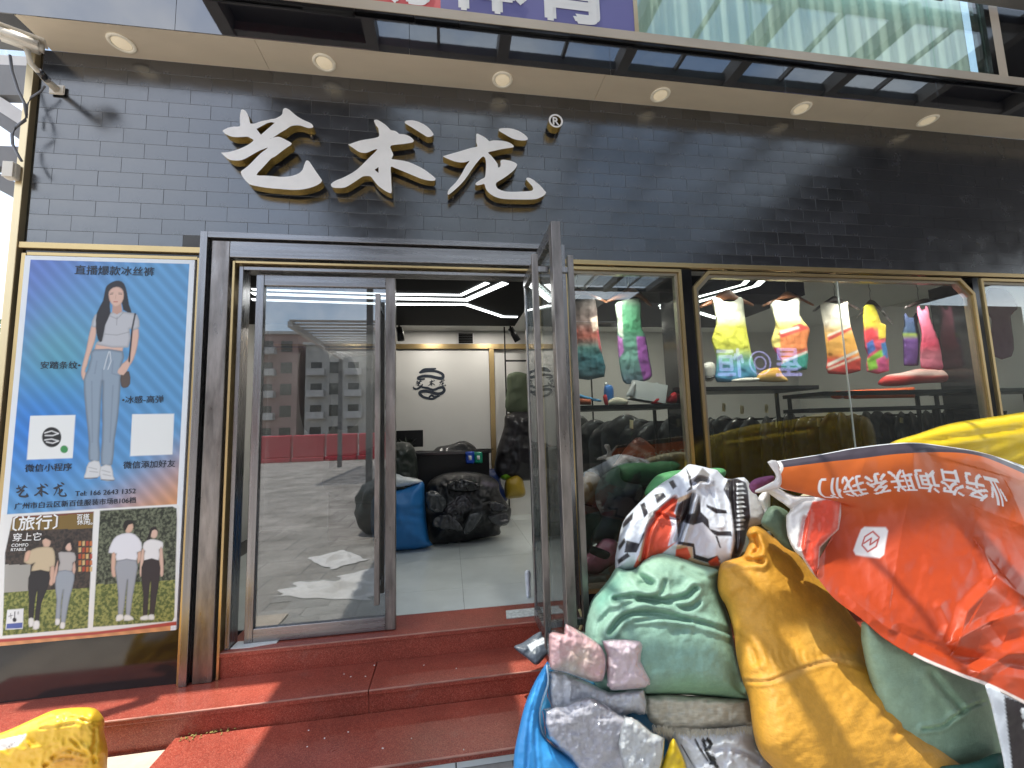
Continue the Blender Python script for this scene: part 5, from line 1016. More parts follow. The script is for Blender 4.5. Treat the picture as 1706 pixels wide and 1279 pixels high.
mg = (WX < PX0 + .030) | (WX > PX1 - .030) | (WZ > PZ1 - .028); P.c[mg] = srgb(224, 228, 232)
# woman with trousers
hairc, skin, shirt, trou = srgb(38, 32, 36), srgb(214, 176, 158), srgb(186, 186, 190), srgb(140, 156, 172)
P.poly(A([(452,425),(478,432),(470,500),(445,570),(432,620),(422,650),(442,690),(420,702),(403,670),(405,630),(428,540)]), skin, .8, 2, .3, 2.5)
P.poly(A([(655,445),(688,440),(682,520),(662,590),(640,625),(600,672),(580,660),(595,620),(632,590),(650,520)]), skin, .8, 2, .3, 2.5)
P.poly(A([(475,515),(612,528),(607,552),(468,545)]), skin, .6, 0, .2, 3)
P.poly(A([(465,540),(610,550),(602,620),(598,700),(592,800),(582,900),(567,1000),(556,1112),(500,1112),(505,1000),(507,900),(506,800),(508,700),(500,800),(496,900),(491,1000),(494,1096),(440,1090),(440,1000),(430,900),(420,800),(415,690),(435,640),(450,580)]), trou, .8, 2, .42, 5)
for l_ in ([(508,640),(507,760),(506,900)], [(480,600),(470,660)], [(560,600),(555,660),(590,670)], [(540,560),(530,620)], [(455,700),(458,1000)], [(560,720),(545,1000)]): P.line(A(l_), .7, srgb(96, 108, 124), 1.2, .5)
P.line(A([(540,552),(528,590),(515,640)]), .5, srgb(225, 228, 230)); P.line(A([(545,552),(550,600),(535,640)]), .5, srgb(225, 228, 230))
P.poly(A([(540,362),(575,350),(640,358),(680,370),(692,430),(655,447),(642,440),(636,532),(475,517),(503,490),(513,430),(480,432),(452,425),(470,370),(500,360)]), shirt, .8, 2, .28, 5)
for l_ in ([(545,375),(580,390),(610,360)], [(580,380),(578,420)], [(520,465),(580,470),(640,455)]): P.line(A(l_), .55, srgb(120, 118, 124), .8, .7)
P.poly(A([(530,225),(560,205),(590,200),(615,215),(630,260),(640,320),(652,360),(610,345),(600,300),(545,300),(548,360),(522,420),(505,502),(485,490),(475,430),(480,360),(510,300),(520,250)]), hairc, .8, 2, .2, 3)
P.poly(A([(560,310),(600,310),(606,352),(580,368),(556,356)]), srgb(190, 150, 134), .6, 1)
P.poly(A([(540,255),(560,235),(590,232),(611,252),(612,290),(596,318),(570,330),(548,308),(540,285)]), skin, .7, 2, .2, 2.5)
P.line(A([(546,268),(560,266)]), .45, hairc); P.line(A([(588,266),(604,268)]), .45, hairc); P.line(A([(548,262),(562,259)]), .35, hairc, alpha=.7); P.line(A([(588,259),(604,262)]), .35, hairc, alpha=.7)
P.line(A([(575,270),(573,288)]), .35, srgb(170, 120, 105), alpha=.7); P.line(A([(564,305),(582,305)]), .6, srgb(170, 70, 70))
P.line(A([(670,365),(655,440),(640,600),(622,655)]), 1.4, srgb(40, 38, 42)); P.poly(A([(600,662),(640,650),(645,712),(622,732),(600,722)]), srgb(92, 78, 72), .7, 2, .3, 3); P.poly(A([(582,655),(600,625),(636,600),(640,625),(612,668)]), skin, .7, 2)
for sh in ([(440,1100),(492,1095),(500,1150),(482,1178),(418,1182),(424,1150)], [(498,1122),(550,1116),(562,1170),(566,1190),(500,1188)]): P.poly(A(sh), srgb(206, 208, 210), .6, 2, .35, 2.5)
for l_ in ([(420,1180),(482,1178)], [(502,1187),(564,1190)]): P.line(A(l_), .6, srgb(50, 50, 55))
for l_ in ([(440,1125),(480,1135)], [(445,1145),(485,1150)], [(505,1140),(545,1150)], [(510,1160),(550,1168)]): P.line(A(l_), .5, srgb(130, 132, 136), alpha=.8)
# white squares where the codes are
P.poly(A([(150,870),(374,866),(360,1080),(133,1088)]), srgb(228, 230, 228), .6); P.poly(A([(655,862),(863,860),(855,1062),(645,1070)]), srgb(228, 230, 228), .6)
th = np.linspace(0, 2 * np.pi, 28)[:-1]; P.poly(A([(256 + 48 * math.cos(t_), 976 + 50 * math.sin(t_)) for t_ in th]), srgb(30, 30, 32), .6)
for l_ in ([(222,955),(256,945),(290,958),(262,968),(224,968)], [(222,990),(256,985),(290,995),(262,1006),(230,1000)]): P.line(A(l_), .9, srgb(226, 226, 226))
P.poly(A([(318 + 19 * math.cos(t_), 1036 + 19 * math.sin(t_)) for t_ in th]), srgb(60, 140, 80), .6)
# two lifestyle photos at the bottom
nz = np.array([noise.fractal(Vector((a * .22, b * .22, 3.3)), 0.8, 2.0, 5) for a, b in zip(QX.ravel(), QY.ravel())]).reshape(QX.shape)
P.poly(Bp([(50,272),(1045,212),(1062,225),(1062,330),(1048,925),(560,965),(0,1015),(-60,1020),(-60,280)]), srgb(226, 226, 224), .6)
P.poly(Bp([(-60,1015),(560,970),(1050,905),(1078,905),(1075,925),(560,985),(-60,1035)]), srgb(172, 66, 62), .6)
def photo(poly, fn):
    a = np.clip(.5 + np.where(inside(np.array(poly), QX, QY), 1, -1) * segdist(np.array(poly), QX, QY) / 1.2, 0, 1); c = fn(); P.c = P.c * (1 - a[..., None]) + c * a[..., None]
lawn = lambda: lerp3(srgb(74, 88, 38), srgb(150, 152, 84), sstep(-.5, .6, nz))
def ph1():
    yl = np.array(Bp([(0, 735)])[0][1]); c = lerp3(srgb(42, 38, 38), srgb(74, 62, 56), sstep(-.6, .6, nz)); c[QY < Bp([(0, 372)])[0][1] - (QX * .03)] = srgb(122, 98, 48); c[QY < Bp([(0, 300)])[0][1] - (QX * .06)] = srgb(116, 60, 48)
    m_ = (QY > Bp([(0, 570)])[0][1]) & (QX < Bp([(180, 0)])[0][0]); c[m_] = srgb(160, 158, 152); k = QY > yl - QX * .05; c[k] = lawn()[k]; return c
photo(Bp([(75,290),(100,285),(555,256),(520,945),(15,992),(30,500)]), ph1)
photo(Bp([(592,250),(1020,226),(1045,238),(1048,300),(1032,880),(1020,905),(550,940)]), lambda: np.where((QY > Bp([(0, 690)])[0][1] - (QX - 150) * .06)[..., None], lawn(), lerp3(srgb(34, 40, 30), srgb(112, 118, 96), sstep(-.5, .7, nz))))
for r_ in range(5):
    for c_ in range(4):
        x, y = 465 + 22 * c_, 432 + 38 * r_; P.poly(Bp([(x, y), (x + 15, y - 2), (x + 15, y + 26), (x, y + 28)]), [srgb(190, 110, 60), srgb(205, 175, 120), srgb(170, 70, 50)][(r_ + c_) % 3], .6)
def couple(L):
    for pts, col, ed in L: P.poly(Bp(pts), srgb(*col), .6, 2, ed, 3)
couple([([(250,420),(270,402),(296,410),(300,445),(284,468),(258,462)],(205,170,150),.2), ([(246,430),(255,402),(285,396),(305,412),(302,430),(270,415)],(30,26,26),0),
        ([(190,480),(250,465),(310,470),(326,520),(322,580),(296,585),(290,612),(185,608),(205,560),(180,570),(142,555),(150,520)],(196,178,148),.3), ([(150,500),(175,485),(182,500),(168,545),(145,550)],(210,170,148),.2), ([(300,585),(322,585),(318,650),(312,690),(290,685)],(205,168,148),.2),
        ([(185,610),(292,612),(285,700),(245,800),(232,905),(205,900),(215,800),(222,720),(205,800),(198,890),(168,885),(172,780),(165,700)],(40,38,42),.3), ([(170,890),(198,888),(198,930),(172,938)],(222,222,220),.2), ([(202,905),(232,905),(230,948),(195,952)],(224,224,222),.2),
        ([(385,440),(400,418),(425,425),(432,460),(415,490),(390,480)],(215,180,162),.2), ([(380,440),(395,415),(425,418),(440,470),(425,480),(415,440),(385,470),(372,560),(350,580),(360,500)],(34,28,30),0),
        ([(345,500),(385,495),(440,500),(448,545),(430,560),(425,608),(345,608),(355,560)],(176,172,170),.25), ([(345,545),(335,640),(322,680),(312,670),(328,590)],(210,172,155),.2), ([(440,550),(448,600),(436,630),(428,600)],(210,172,155),.2),
        ([(345,608),(428,610),(440,660),(415,760),(395,860),(385,915),(360,910),(365,800),(375,720),(362,800),(355,895),(328,890),(335,780),(326,690)],(150,158,168),.35), ([(330,890),(355,895),(350,925),(328,925)],(224,224,222),.2), ([(360,912),(385,915),(380,948),(355,945)],(224,224,222),.2),
        ([(735,345),(752,318),(780,320),(790,350),(775,378),(748,382)],(208,172,150),.2), ([(728,345),(740,312),(770,305),(792,325),(760,335),(742,370)],(30,26,26),0),
        ([(690,400),(750,382),(800,392),(838,440),(835,490),(812,498),(808,545),(688,545),(688,505),(642,500),(660,440)],(222,222,228),.25), ([(662,505),(685,508),(682,600),(685,640),(665,640),(658,590)],(210,172,152),.2), ([(815,500),(835,495),(832,540),(815,565)],(210,172,152),.2),
        ([(690,548),(808,545),(806,640),(785,760),(770,870),(745,865),(748,760),(755,660),(742,760),(728,865),(698,860),(700,760),(688,640)],(156,160,168),.35), ([(692,868),(728,866),(728,895),(688,905)],(226,226,222),.2), ([(738,868),(770,870),(792,895),(735,902)],(226,226,222),.2),
        ([(885,375),(900,355),(928,358),(932,395),(915,415),(892,405)],(214,180,162),.2), ([(880,390),(892,352),(925,348),(938,380),(925,365),(900,370),(888,430),(870,500),(855,515),(858,450)],(32,27,28),0),
        ([(852,440),(890,420),(935,425),(965,440),(962,475),(942,480),(940,545),(852,545),(858,490),(845,480)],(226,224,224),.25), ([(945,480),(962,478),(968,600),(962,640),(945,620)],(214,180,162),.2), ([(838,485),(855,490),(845,600),(838,640),(826,620)],(214,180,162),.2),
        ([(852,545),(942,545),(945,650),(928,760),(912,865),(885,865),(890,760),(892,660),(880,760),(872,868),(845,868),(848,760),(836,640)],(48,38,42),.3), ([(832,880),(872,868),(878,895),(835,898)],(226,226,222),.2), ([(880,868),(910,866),(912,895),(880,895)],(226,226,222),.2)])
P.poly(Bp([(42,838),(140,830),(135,950),(32,955)]), srgb(224, 226, 228), .5); P.poly(Bp([(40,920),(134,912),(133,945),(36,950)]), srgb(80, 96, 160), .5); P.line(Bp([(88,850),(86,890)]), .8, srgb(40, 40, 44)); P.poly(Bp([(86 + 12 * math.cos(t_), 897 + 13 * math.sin(t_)) for t_ in th]), srgb(40, 40, 44), .5); P.line(Bp([(52,876),(74,870)]), .5, srgb(40, 40, 44)); P.line(Bp([(63,860),(64,888)]), .5, srgb(40, 40, 44)); P.line(Bp([(108,850),(108,862)]), .6, srgb(40, 40, 44))
me = bpy.data.meshes.new('print'); I = np.arange(GW * GH).reshape(GH, GW)
me.from_pydata(np.c_[WX.ravel(), np.full(WX.size, YP), WZ.ravel()].tolist(), [], np.stack([I[1:, :-1], I[1:, 1:], I[:-1, 1:], I[:-1, :-1]], -1).reshape(-1, 4).tolist()); me.update(); set_col(me, P.c.reshape(-1, 3)); mesh_obj('print', me, M['print_v'], po)
YT = YP - .0012
for body, a, b, mk, bd in (('直播爆款冰丝裤', (370,165), (763,174), 'ink', .008), ('安踏条纹•', (200,634), (397,634), 'ink', .006), ('•冰感-高弹', (605,806), (810,802), 'ink', .006), ('微信小程序', (122,1146), (355,1138), 'ink', .008), ('微信添加好友', (610,1130), (868,1120), 'ink', .008), ('Tel: 166 2643 1352', (372,1268), (672,1254), 'ink', .006)):
    lettering(body, A([a])[0], A([b])[0], YT, M[mk], po, bold=bd)
for body, a, b, mk, bd in (('广州市白云区新百佳服装市场B106档', (85,240), (803,202), 'ink', .008), ('〔旅行〕', (75,362), (338,348), 'whiteink', .02), ('穿上它', (75,428), (242,422), 'whiteink', .01), ('COMFO', (68,464), (168,461), 'whiteink', .02), ('RTABLE', (65,490), (152,486), 'whiteink', .02), ('百搭', (455,300), (528,298), 'whiteink', .02), ('休闲。', (455,332), (548,330), 'whiteink', .02)):
    lettering(body, Bp([a])[0], Bp([b])[0], YT, M[mk], po, bold=bd)
for kx, bx_ in (('yi', (78, 1212, 142, 1276)), ('shu', (168, 1206, 240, 1272)), ('long', (262, 1200, 332, 1272))):
    a, b = A([bx_[:2], bx_[2:]]); flat_shape('lettering', mapped(kx, (*a, *b), YT), YT, M['ink'], po)

# ================================================================== PAPERS AND PACKETS ON THE STEPS
def sheet(name, px, z, mat_, **k):
    P_ = [onZ(p, z) for p in px]; n = len(P_); V = [tuple(p) for p in P_] + [(p[0], p[1], p[2] + .006) for p in P_]
    return pydata(name, V, [tuple(range(n - 1, -1, -1)), tuple(range(n, 2 * n))] + [(i, (i + 1) % n, n + (i + 1) % n, n + i) for i in range(n)], mat_, **k)
sheet('paper_sheet', zp(350, 1000, 2.797, [(95,228),(130,195),(325,183),(310,200),(180,222)]), ZS + .001, M['paper'], label='crumpled white paper wedged under the closed glass door', cat='paper')
sheet('paper_strip', zp(840, 960, 8, [(22,465),(740,395),(765,490),(30,570)]), ZS + .001, mat('ticket_strip', (.55, .58, .56), .5, var=.3, vscale=40), label='pale printed paper strip on the red sill under the open door', cat='paper')
def Z8(p): return zp(840, 960, 8, p)
def packp(x, y):
    p = Paint(x, y, srgb(82, 88, 98)); p.poly(Z8([(310,915),(520,808),(580,830),(590,880),(430,930),(360,1000)]), srgb(222, 224, 228), .5)
    for k in range(7): p.line(Z8([(350 + 28 * k, 950 - 13 * k), (362 + 28 * k, 925 - 12 * k)]), .5, srgb(120, 120, 130))
    return p.c
inflate('mailer_packet', Z8([(130,945),(250,880),(475,735),(520,810),(600,850),(600,1000),(540,1080),(430,1180),(300,1090)]), lambda x, y: -.28 - .0026 * (y - 1055), .045, M['tarp_v'], packp, wr=.004, ws=4, facet=.012, fs=1.6, step=2, floor=ZT + .002, label='dark grey mailing packet with white label on the right step', cat='packet')

# ================================================================== THE PILE OF SACKS
def Z5(p): return zp(850, 900, 3.375, p)
def Z6(p): return zp(1180, 850, 2.981, p)
def Z3(p): return zp(930, 680, 3.9975, p)
def Z4(p): return zp(1230, 660, 3.197, p)
def Zq(p): return zp(1520, 1000, 4.585, p)
# mint sack
def mintp(x, y):
    p = Paint(x, y, srgb(146, 178, 154)); t_ = sstep(920, 1040, y); p.c = p.c * (1 - t_[:, None]) + np.array(srgb(138, 172, 152)) * t_[:, None]
    p.poly(Z5([(470,330),(560,220),(640,180),(600,300),(500,400)]), srgb(88, 158, 140), 10, alpha=.5); p.poly(Z5([(850,800),(1000,760),(1300,830),(1330,890),(800,880)]), srgb(126, 172, 130), 12, alpha=.6); return p.c
ms = thing('mint_sack', 'mint green woven sack with frayed cream hem in front of the window', 'sack', tuple(onY((1110, 1180), -.95)))
inflate('sack_body', Z5([(850,68),(950,88),(1060,130),(1175,165),(1168,250),(1195,340),(1230,430),(1250,530),(1275,660),(1305,790),(1335,895),(1150,880),(950,868),(760,872),(600,880),(480,820),(440,680),(422,540),(425,460),(440,390),(465,325),(525,255),(560,210),(600,152),(660,165),(705,150),(770,90)]),
        lambda x, y: -.72 - .24 * sstep(920, 1160, y), .24, M['sack_v'], mintp, Rr=42, wr=.010, ws=1.8, step=3.0, seed=2.0, parent=ms,
        creases=[(Z5([(590,330),(700,318),(850,335),(980,320),(1040,270)]), .055, 4.0), (Z5([(640,360),(760,340),(880,352),(1000,380),(1060,350)]), .03, 3.5), (Z5([(705,160),(720,200),(790,240),(740,235)]), .07, 5), (Z5([(560,520),(640,430),(760,410),(900,425),(1100,470),(1240,520)]), .04, 3.5), (Z5([(720,330),(800,320),(860,290),(870,230)]), .025, 3), (Z5([(700,450),(850,440),(1010,455)]), .025, 2.5), (Z5([(560,400),(500,470),(480,560)]), .02, 4), (Z5([(980,160),(1060,200),(1150,210)]), .02, 4)])
def hemp(x, y):
    p = Paint(x, y, srgb(196, 190, 172)); f = np.array([noise.noise(Vector((a * .08, b * .5, 1))) for a, b in zip(x, y)]); p.c = p.c * (1 + .25 * f[:, None]); return p.c
inflate('frayed_hem', Z5([(765,868),(1000,872),(1200,884),(1336,896),(1358,990),(1372,1050),(1290,1058),(1200,1062),(1060,1072),(980,1080),(870,1076),(800,1030),(768,990)]), -.985, .11, M['sack_v'], hemp, Rr=14, wr=.014, ws=3.0, aniso=(.6, 2.0), step=2.6, parent=ms, sm=2)
bm = bmesh.new()
for i in range(900):
    t_ = random.random(); b_ = zp(850, 900, 3.375, [(800 + 570 * t_, 1048 + 22 * math.sin(t_ * 3.14) + random.uniform(-14, 12))])[0]; y_ = -1.085 + random.uniform(-.02, .02)
    a = Vector(onY(b_, y_)); e = a + Vector((random.gauss(0, .012), random.gauss(0, .006), -random.uniform(.012, .055))); s_ = Vector((.0012, 0, 0))
    bm.faces.new([bm.verts.new(p) for p in (a - s_, a + s_, e)])
from_bm('fringe', bm, mat('frayed_thread', (.60, .56, .46), .8), ms)
# white printed plastic and yellow corner under it
def whp(x, y):
    p = Paint(x, y, srgb(214, 216, 222))
    for l_, wd in (([(1110,1120),(1130,1145),(1115,1175)], 3.5), ([(1085,1120),(1100,1180),(1130,1240),(1165,1275)], 3.0), ([(1120,1215),(1145,1225),(1150,1250),(1128,1255)], 3.0), ([(1040,1120),(1060,1160),(1085,1200),(1110,1240)], 1.6), ([(960,1150),(1010,1230),(1040,1279)], 1.0)): p.line(Z5(l_), wd, srgb(28, 28, 32))
    return p.c
inflate('plastic_bag', Z5([(920,1070),(1080,1060),(1240,1050),(1345,1040),(1385,1170),(1480,1279),(1520,1360),(1400,1440),(980,1440),(960,1279),(930,1160)]), -1.02, .16, M['tarp_v'], whp, wr=.02, ws=1.8, facet=.03, fs=1.0, step=2.4, seed=5, creases=[(Z5([(1150,1180),(1250,1170),(1400,1240)]), .03, 4)], label='white plastic bag with black print under the mint sack', cat='bag')
inflate('yellow_bag', Z5([(915,1112),(950,1170),(992,1279),(1010,1420),(820,1420),(850,1270),(880,1190)]), -1.14, .06, M['tarp_v'], srgb(222, 188, 40), wr=.012, ws=2.5, step=3, label='yellow bag corner between blue bag and white plastic', cat='bag')
# amber sack
def ambp(x, y):
    p = Paint(x, y, srgb(206, 148, 50)); p.poly(Z6([(120,245),(205,90),(320,130),(430,210),(200,260)]), srgb(205, 138, 40), 8, alpha=.6)
    p.poly(Z6([(170,835),(330,830),(480,770),(640,700),(800,720),(830,800),(650,755),(520,780),(400,850),(180,850)]), srgb(190, 150, 90), 5, alpha=.45)
    p.poly(Z6([(480,560),(620,480),(700,640),(520,680)]), srgb(228, 180, 90), 18, alpha=.5); return p.c
inflate('amber_sack', Z6([(205,85),(240,76),(285,100),(320,130),(390,172),(440,210),(540,330),(640,430),(740,560),(830,660),(900,770),(960,880),(1010,1010),(1060,1090),(1150,1150),(1230,1230),(1290,1300),(1340,1420),(1250,1560),(900,1600),(500,1500),(330,1290),(260,1210),(225,1110),(205,960),(190,900),(165,830),(140,720),(125,600),(90,480),(60,430),(45,370),(60,270),(110,245),(170,225),(188,190),(205,150),(190,120)]),
        lambda x, y: -.82 - .46 * sstep(880, 1300, y), .25, M['sack_v'], ambp, Rr=75, wr=.009, ws=1.5, step=3.2, seed=3.3,
        creases=[(Z6([(165,848),(300,848),(420,800),(520,770),(620,750),(720,772),(815,805)]), .013, 2.4), (Z6([(60,275),(150,250),(260,250)]), .05, 4), (Z6([(235,130),(250,190),(225,215)]), .05, 4), (Z6([(130,620),(200,660),(240,750)]), .018, 5), (Z6([(960,890),(900,950),(870,1020)]), .02, 6), (Z6([(1060,1090),(980,1080),(930,1110)]), .02, 5)] + [(Z6([(225 + 34 * k, 690 + 8 * (k % 3)), (236 + 34 * k, 750), (262 + 33 * k, 800 - 5 * k)]), .0045, 1.6) for k in range(15)],
        label='big amber yellow sack leaning in the middle of the pile', cat='sack')
# dark green sack on the right, teal one below it
def dgp(x, y):
    p = Paint(x, y, srgb(148, 174, 148)); p.line(Zq([(80,975),(150,970),(230,950),(305,895),(380,830),(480,785),(575,760)]), .9, srgb(168, 196, 150)); p.poly(Zq([(0,460),(60,460),(60,960),(0,900)]), srgb(150, 180, 160), 8, alpha=.5); return p.c
inflate('green_sack', Z6([(760,560),(1000,640),(1380,850),(1400,960),(1455,1200),(1300,1262),(1180,1300),(1000,1250),(850,1000)]), -1.26, .13, M['sack_v'], dgp, Rr=40, wr=.012, ws=1.2, step=3.4, seed=8, creases=[(Zq([(150,560),(260,700),(380,830)]), .03, 5), (Zq([(80,985),(230,960),(310,900),(480,800),(580,770)]), .03, 2.5)], label='grey green woven sack between amber sack and orange banner', cat='sack')
inflate('teal_sack', Z6([(1100,1290),(1300,1255),(1440,1205),(1540,1240),(1580,1420),(1540,1620),(1060,1620),(1000,1450)]), -1.38, .10, M['sack_v'], srgb(52, 100, 92), wr=.012, ws=1.5, step=4, label='dark teal sack under the grey green sack', cat='sack')
def strp(x, y):
    p = Paint(x, y, srgb(226, 230, 236)); p.poly(Zq([(700,730),(860,790),(1000,860),(1000,1400),(775,1400)]), srgb(44, 36, 40), 1.0)
    for q in ([(828,825),(860,825),(860,910),(840,905)], [(845,935),(900,940),(900,985),(850,985)]): p.poly(Zq(q), srgb(228, 230, 232), .8)
    return p.c
inflate('banner_sheet', Zq([(560,640),(700,700),(860,770),(1050,860),(1080,1800),(760,1800),(720,1420),(690,1200),(640,980),(600,800)]), -1.50, .03, M['tarp_v'], strp, wr=.008, ws=1.5, step=3.4, label='white edged black banner sheet hanging at the far right bottom', cat='banner')
# black, white and red printed bag
def ptp(x, y):
    p = Paint(x, y, srgb(214, 214, 222)); K = srgb(46, 40, 44); Rd = srgb(214, 82, 56); Tn = srgb(206, 172, 140); W = srgb(212, 214, 222)
    pl = lambda q, c, s=.7: p.poly(Z3(q), c, s)
    pl([(1130,470),(1190,465),(1260,500),(1280,720),(1240,900),(1200,1000),(1150,1000),(1180,880),(1150,640),(1100,540)], K)
    for k in range(11): pl([(1185 + (k % 2) * 6, 500 + 30 * k), (1230, 496 + 30 * k), (1236 + 8 * (k % 3), 508 + 30 * k), (1190, 514 + 30 * k)], srgb(225, 225, 228), .5)
    pl([(1240,460),(1290,520),(1335,600),(1375,700),(1350,775),(1262,800),(1285,720),(1270,560)], srgb(206, 202, 200))
    pl([(390,1060),(430,760),(500,680),(600,575),(700,500),(800,430),(860,390),(880,520),(700,620),(600,760),(520,960),(500,1060)], W)
    for q in ([(545,640),(575,625),(600,700),(572,730)], [(640,575),(700,560),(720,590),(660,640)], [(735,490),(765,475),(790,520),(765,540)], [(850,400),(885,450),(895,540),(850,560),(880,520)], [(430,760),(500,690),(495,740),(430,800)], [(455,880),(540,900),(560,840),(600,790),(520,960),(440,960)], [(400,920),(440,860),(450,890),(405,950)], [(395,1010),(460,960),(480,985),(400,1040)]): pl(q, K)
    pl([(600,700),(690,640),(760,590),(800,600),(700,720),(620,820),(560,900)], srgb(150, 146, 146))
    pl([(560,1060),(500,1060),(540,970),(600,800),(640,740),(650,690),(760,600),(800,605),(770,700),(820,730),(800,880),(700,960)], Rd); pl([(530,1010),(560,900),(590,830),(570,920),(545,1020)], Tn); pl([(740,720),(815,740),(800,880),(730,920),(760,800)], W)
    pl([(800,640),(890,560),(870,700),(830,800),(800,880),(780,700)], srgb(40, 20, 14)); pl([(790,600),(890,560),(880,590),(800,630)], Tn)
    pl([(870,700),(905,560),(930,540),(1000,520),(1130,640),(1160,780),(1170,900),(1080,1050),(980,990),(800,870),(830,760)], W)
    for q in ([(905,700),(940,580),(950,690),(1000,740),(1010,810),(905,780),(840,760),(850,705)], [(985,640),(1060,668),(1120,680),(1125,700),(1050,700),(990,660)], [(1000,800),(1070,820),(1150,818),(1160,852),(1060,850),(1000,825)], [(1045,850),(1060,850),(1085,930),(1075,930)], [(800,885),(905,900),(920,975),(1000,1000),(1060,980),(1080,1010),(1000,1030),(900,1000),(895,925),(795,905)]): pl(q, K)
    pl([(905,775),(960,760),(1000,800),(1045,850),(1050,900),(985,890),(985,990),(915,970),(910,900),(870,880)], srgb(206, 204, 212)); pl([(790,905),(893,925),(898,1000),(990,1032),(1080,1020),(1090,1070),(900,1040),(780,990)], Tn); pl([(785,940),(860,925),(885,990),(860,1010),(780,985)], Rd); pl([(1000,1020),(1060,985),(1080,1050),(1010,1050)], Rd)
    pl([(900,480),(960,395),(1010,440),(990,490),(930,505)], srgb(130, 124, 122)); return p.c
inflate('printed_bag', Z3([(880,372),(950,385),(1010,400),(1060,412),(1105,462),(1160,470),(1240,460),(1285,520),(1335,600),(1372,700),(1350,772),(1262,800),(1245,900),(1200,1000),(1090,1075),(900,1050),(700,1000),(520,1075),(380,1070),(398,900),(430,760),(490,680),(600,570),(690,498),(800,430),(850,385)]),
        lambda x, y: -.50 - .18 * sstep(780, 950, y), .15, M['tarp_v'], ptp, Rr=22, wr=.005, ws=2.0, facet=.011, fs=1.0, step=1.7, seed=6, sm=2,
        creases=[(Z3([(900,500),(940,470),(990,480)]), .05, 3), (Z3([(800,880),(840,760),(890,580)]), .08, 3.5), (Z3([(560,1050),(600,820),(680,690),(780,600)]), .04, 3), (Z3([(1165,480),(1170,640),(1190,820),(1180,980)]), .035, 3), (Z3([(650,700),(720,720),(800,740)]), .03, 2.5), (Z3([(1000,500),(1040,620),(1080,760)]), .02, 3)],
        label='crumpled black, white and red printed banner bag behind the mint sack', cat='bag')
inflate('green_bag', Z3([(575,560),(640,460),(720,425),(830,410),(900,420),(1000,400),(1100,402),(1112,450),(1000,560),(760,620),(620,600)]), -.30, .12, M['sack_v'], srgb(78, 140, 88), wr=.012, ws=2, step=3, label='leaf green woven bag peeking above the printed bag', cat='bag')
inflate('magenta_cloth', Z3([(1270,520),(1310,470),(1420,448),(1440,470),(1380,540),(1310,570)]), -.80, .03, M['fabric_v'], srgb(138, 76, 116), wr=.016, ws=4, step=3, label='magenta cloth left of the orange banner corner', cat='cloth')
inflate('moss_sack', Z3([(1350,760),(1420,650),(1540,700),(1560,860),(1600,960),(1500,920),(1420,830)]), -.98, .08, M['sack_v'], srgb(94, 112, 92), wr=.012, ws=2, step=4, label='moss green sack behind the amber sack tip', cat='sack')
# support bales and yellow tarpaulin bale
inflate('yellow_bale', [(1476,742),(1530,722),(1580,706),(1640,696),(1706,686),(1800,668),(1880,700),(1900,900),(1880,1200),(1700,1260),(1500,1100),(1440,900),(1445,790)], lambda x, y: -.86 - .02 * sstep(700, 1000, y), .15, M['tarp_v'], lambda x, y: Paint(x, y, srgb(232, 196, 40)).c, Rr=60, wr=.014, ws=.8, step=6, back=1.0, seed=12, floor=.004, creases=[([(1500, 742), (1580, 730), (1706, 712)], .03, 4), ([(1640, 770), (1706, 745)], .02, 5)], label='large yellow tarpaulin bale at the right behind the orange banner', cat='bale')
inflate('cream_bale', [(1320,840),(1420,790),(1560,790),(1700,830),(1780,1000),(1700,1130),(1560,1090),(1440,1010),(1340,930)], lambda x, y: -.98 - .22 * sstep(780, 1120, y), .05, M['sack_v'], srgb(190, 180, 150), Rr=60, wr=.01, step=10, label='cream stuffed bale propping up the orange banner from below', cat='bale')
# orange banner, draped
rows = [[(1294,768),(1370,756),(1430,745),(1512,737),(1574,743),(1637,754),(1706,776),(1800,815)],
        [(1299,780),(1380,770),(1430,765),(1496,757),(1568,754),(1621,758),(1668,773),(1790,828)],
        [(1297,812),(1370,822),(1440,816),(1510,808),(1580,812),(1650,825),(1706,840),(1800,875)],
        [(1394,836),(1430,850),(1480,850),(1530,850),(1590,860),(1650,880),(1706,900),(1800,940)],
        [(1386,890),(1425,905),(1475,910),(1530,915),(1590,930),(1650,950),(1706,970),(1800,1010)],
        [(1363,935),(1410,965),(1460,980),(1520,992),(1585,1012),(1650,1036),(1706,1058),(1800,1095)],
        [(1361,961),(1391,998),(1435,1031),(1475,1065),(1530,1097),(1600,1127),(1660,1150),(1800,1222)]]
depth = [-1.04, -1.08, -1.15, -1.22, -1.32, -1.44, -1.52]
NU, NV = 330, 270
Rg = np.array(rows, float)
def interp_rows(a, n): return np.stack([smooth_open(r_, 24) for r_ in a]) if False else None
R1 = np.stack([np.c_[np.interp(np.linspace(0, 1, NU), np.linspace(0, 1, len(smooth_open(r_, 12))), smooth_open(r_, 12)[:, 0]), np.interp(np.linspace(0, 1, NU), np.linspace(0, 1, len(smooth_open(r_, 12))), smooth_open(r_, 12)[:, 1])] for r_ in Rg])
BX = np.zeros((NV, NU)); BY = np.zeros((NV, NU)); vv_ = np.linspace(0, 1, NV)
for i in range(NU):
    s_ = smooth_open(R1[:, i], 12); q = np.linspace(0, 1, len(s_)); BX[:, i] = np.interp(vv_, q, s_[:, 0]); BY[:, i] = np.interp(vv_, q, s_[:, 1])
dep = smooth_open(np.c_[np.arange(7), depth], 12); BD = np.interp(vv_ * 6, dep[:, 0], dep[:, 1])[:, None] * np.ones((1, NU))
bu, bv = np.meshgrid(np.linspace(0, 1, NU), vv_); BD = BD + .26 * (1 - bu) ** 1.3 * sstep(.1, .8, bv)
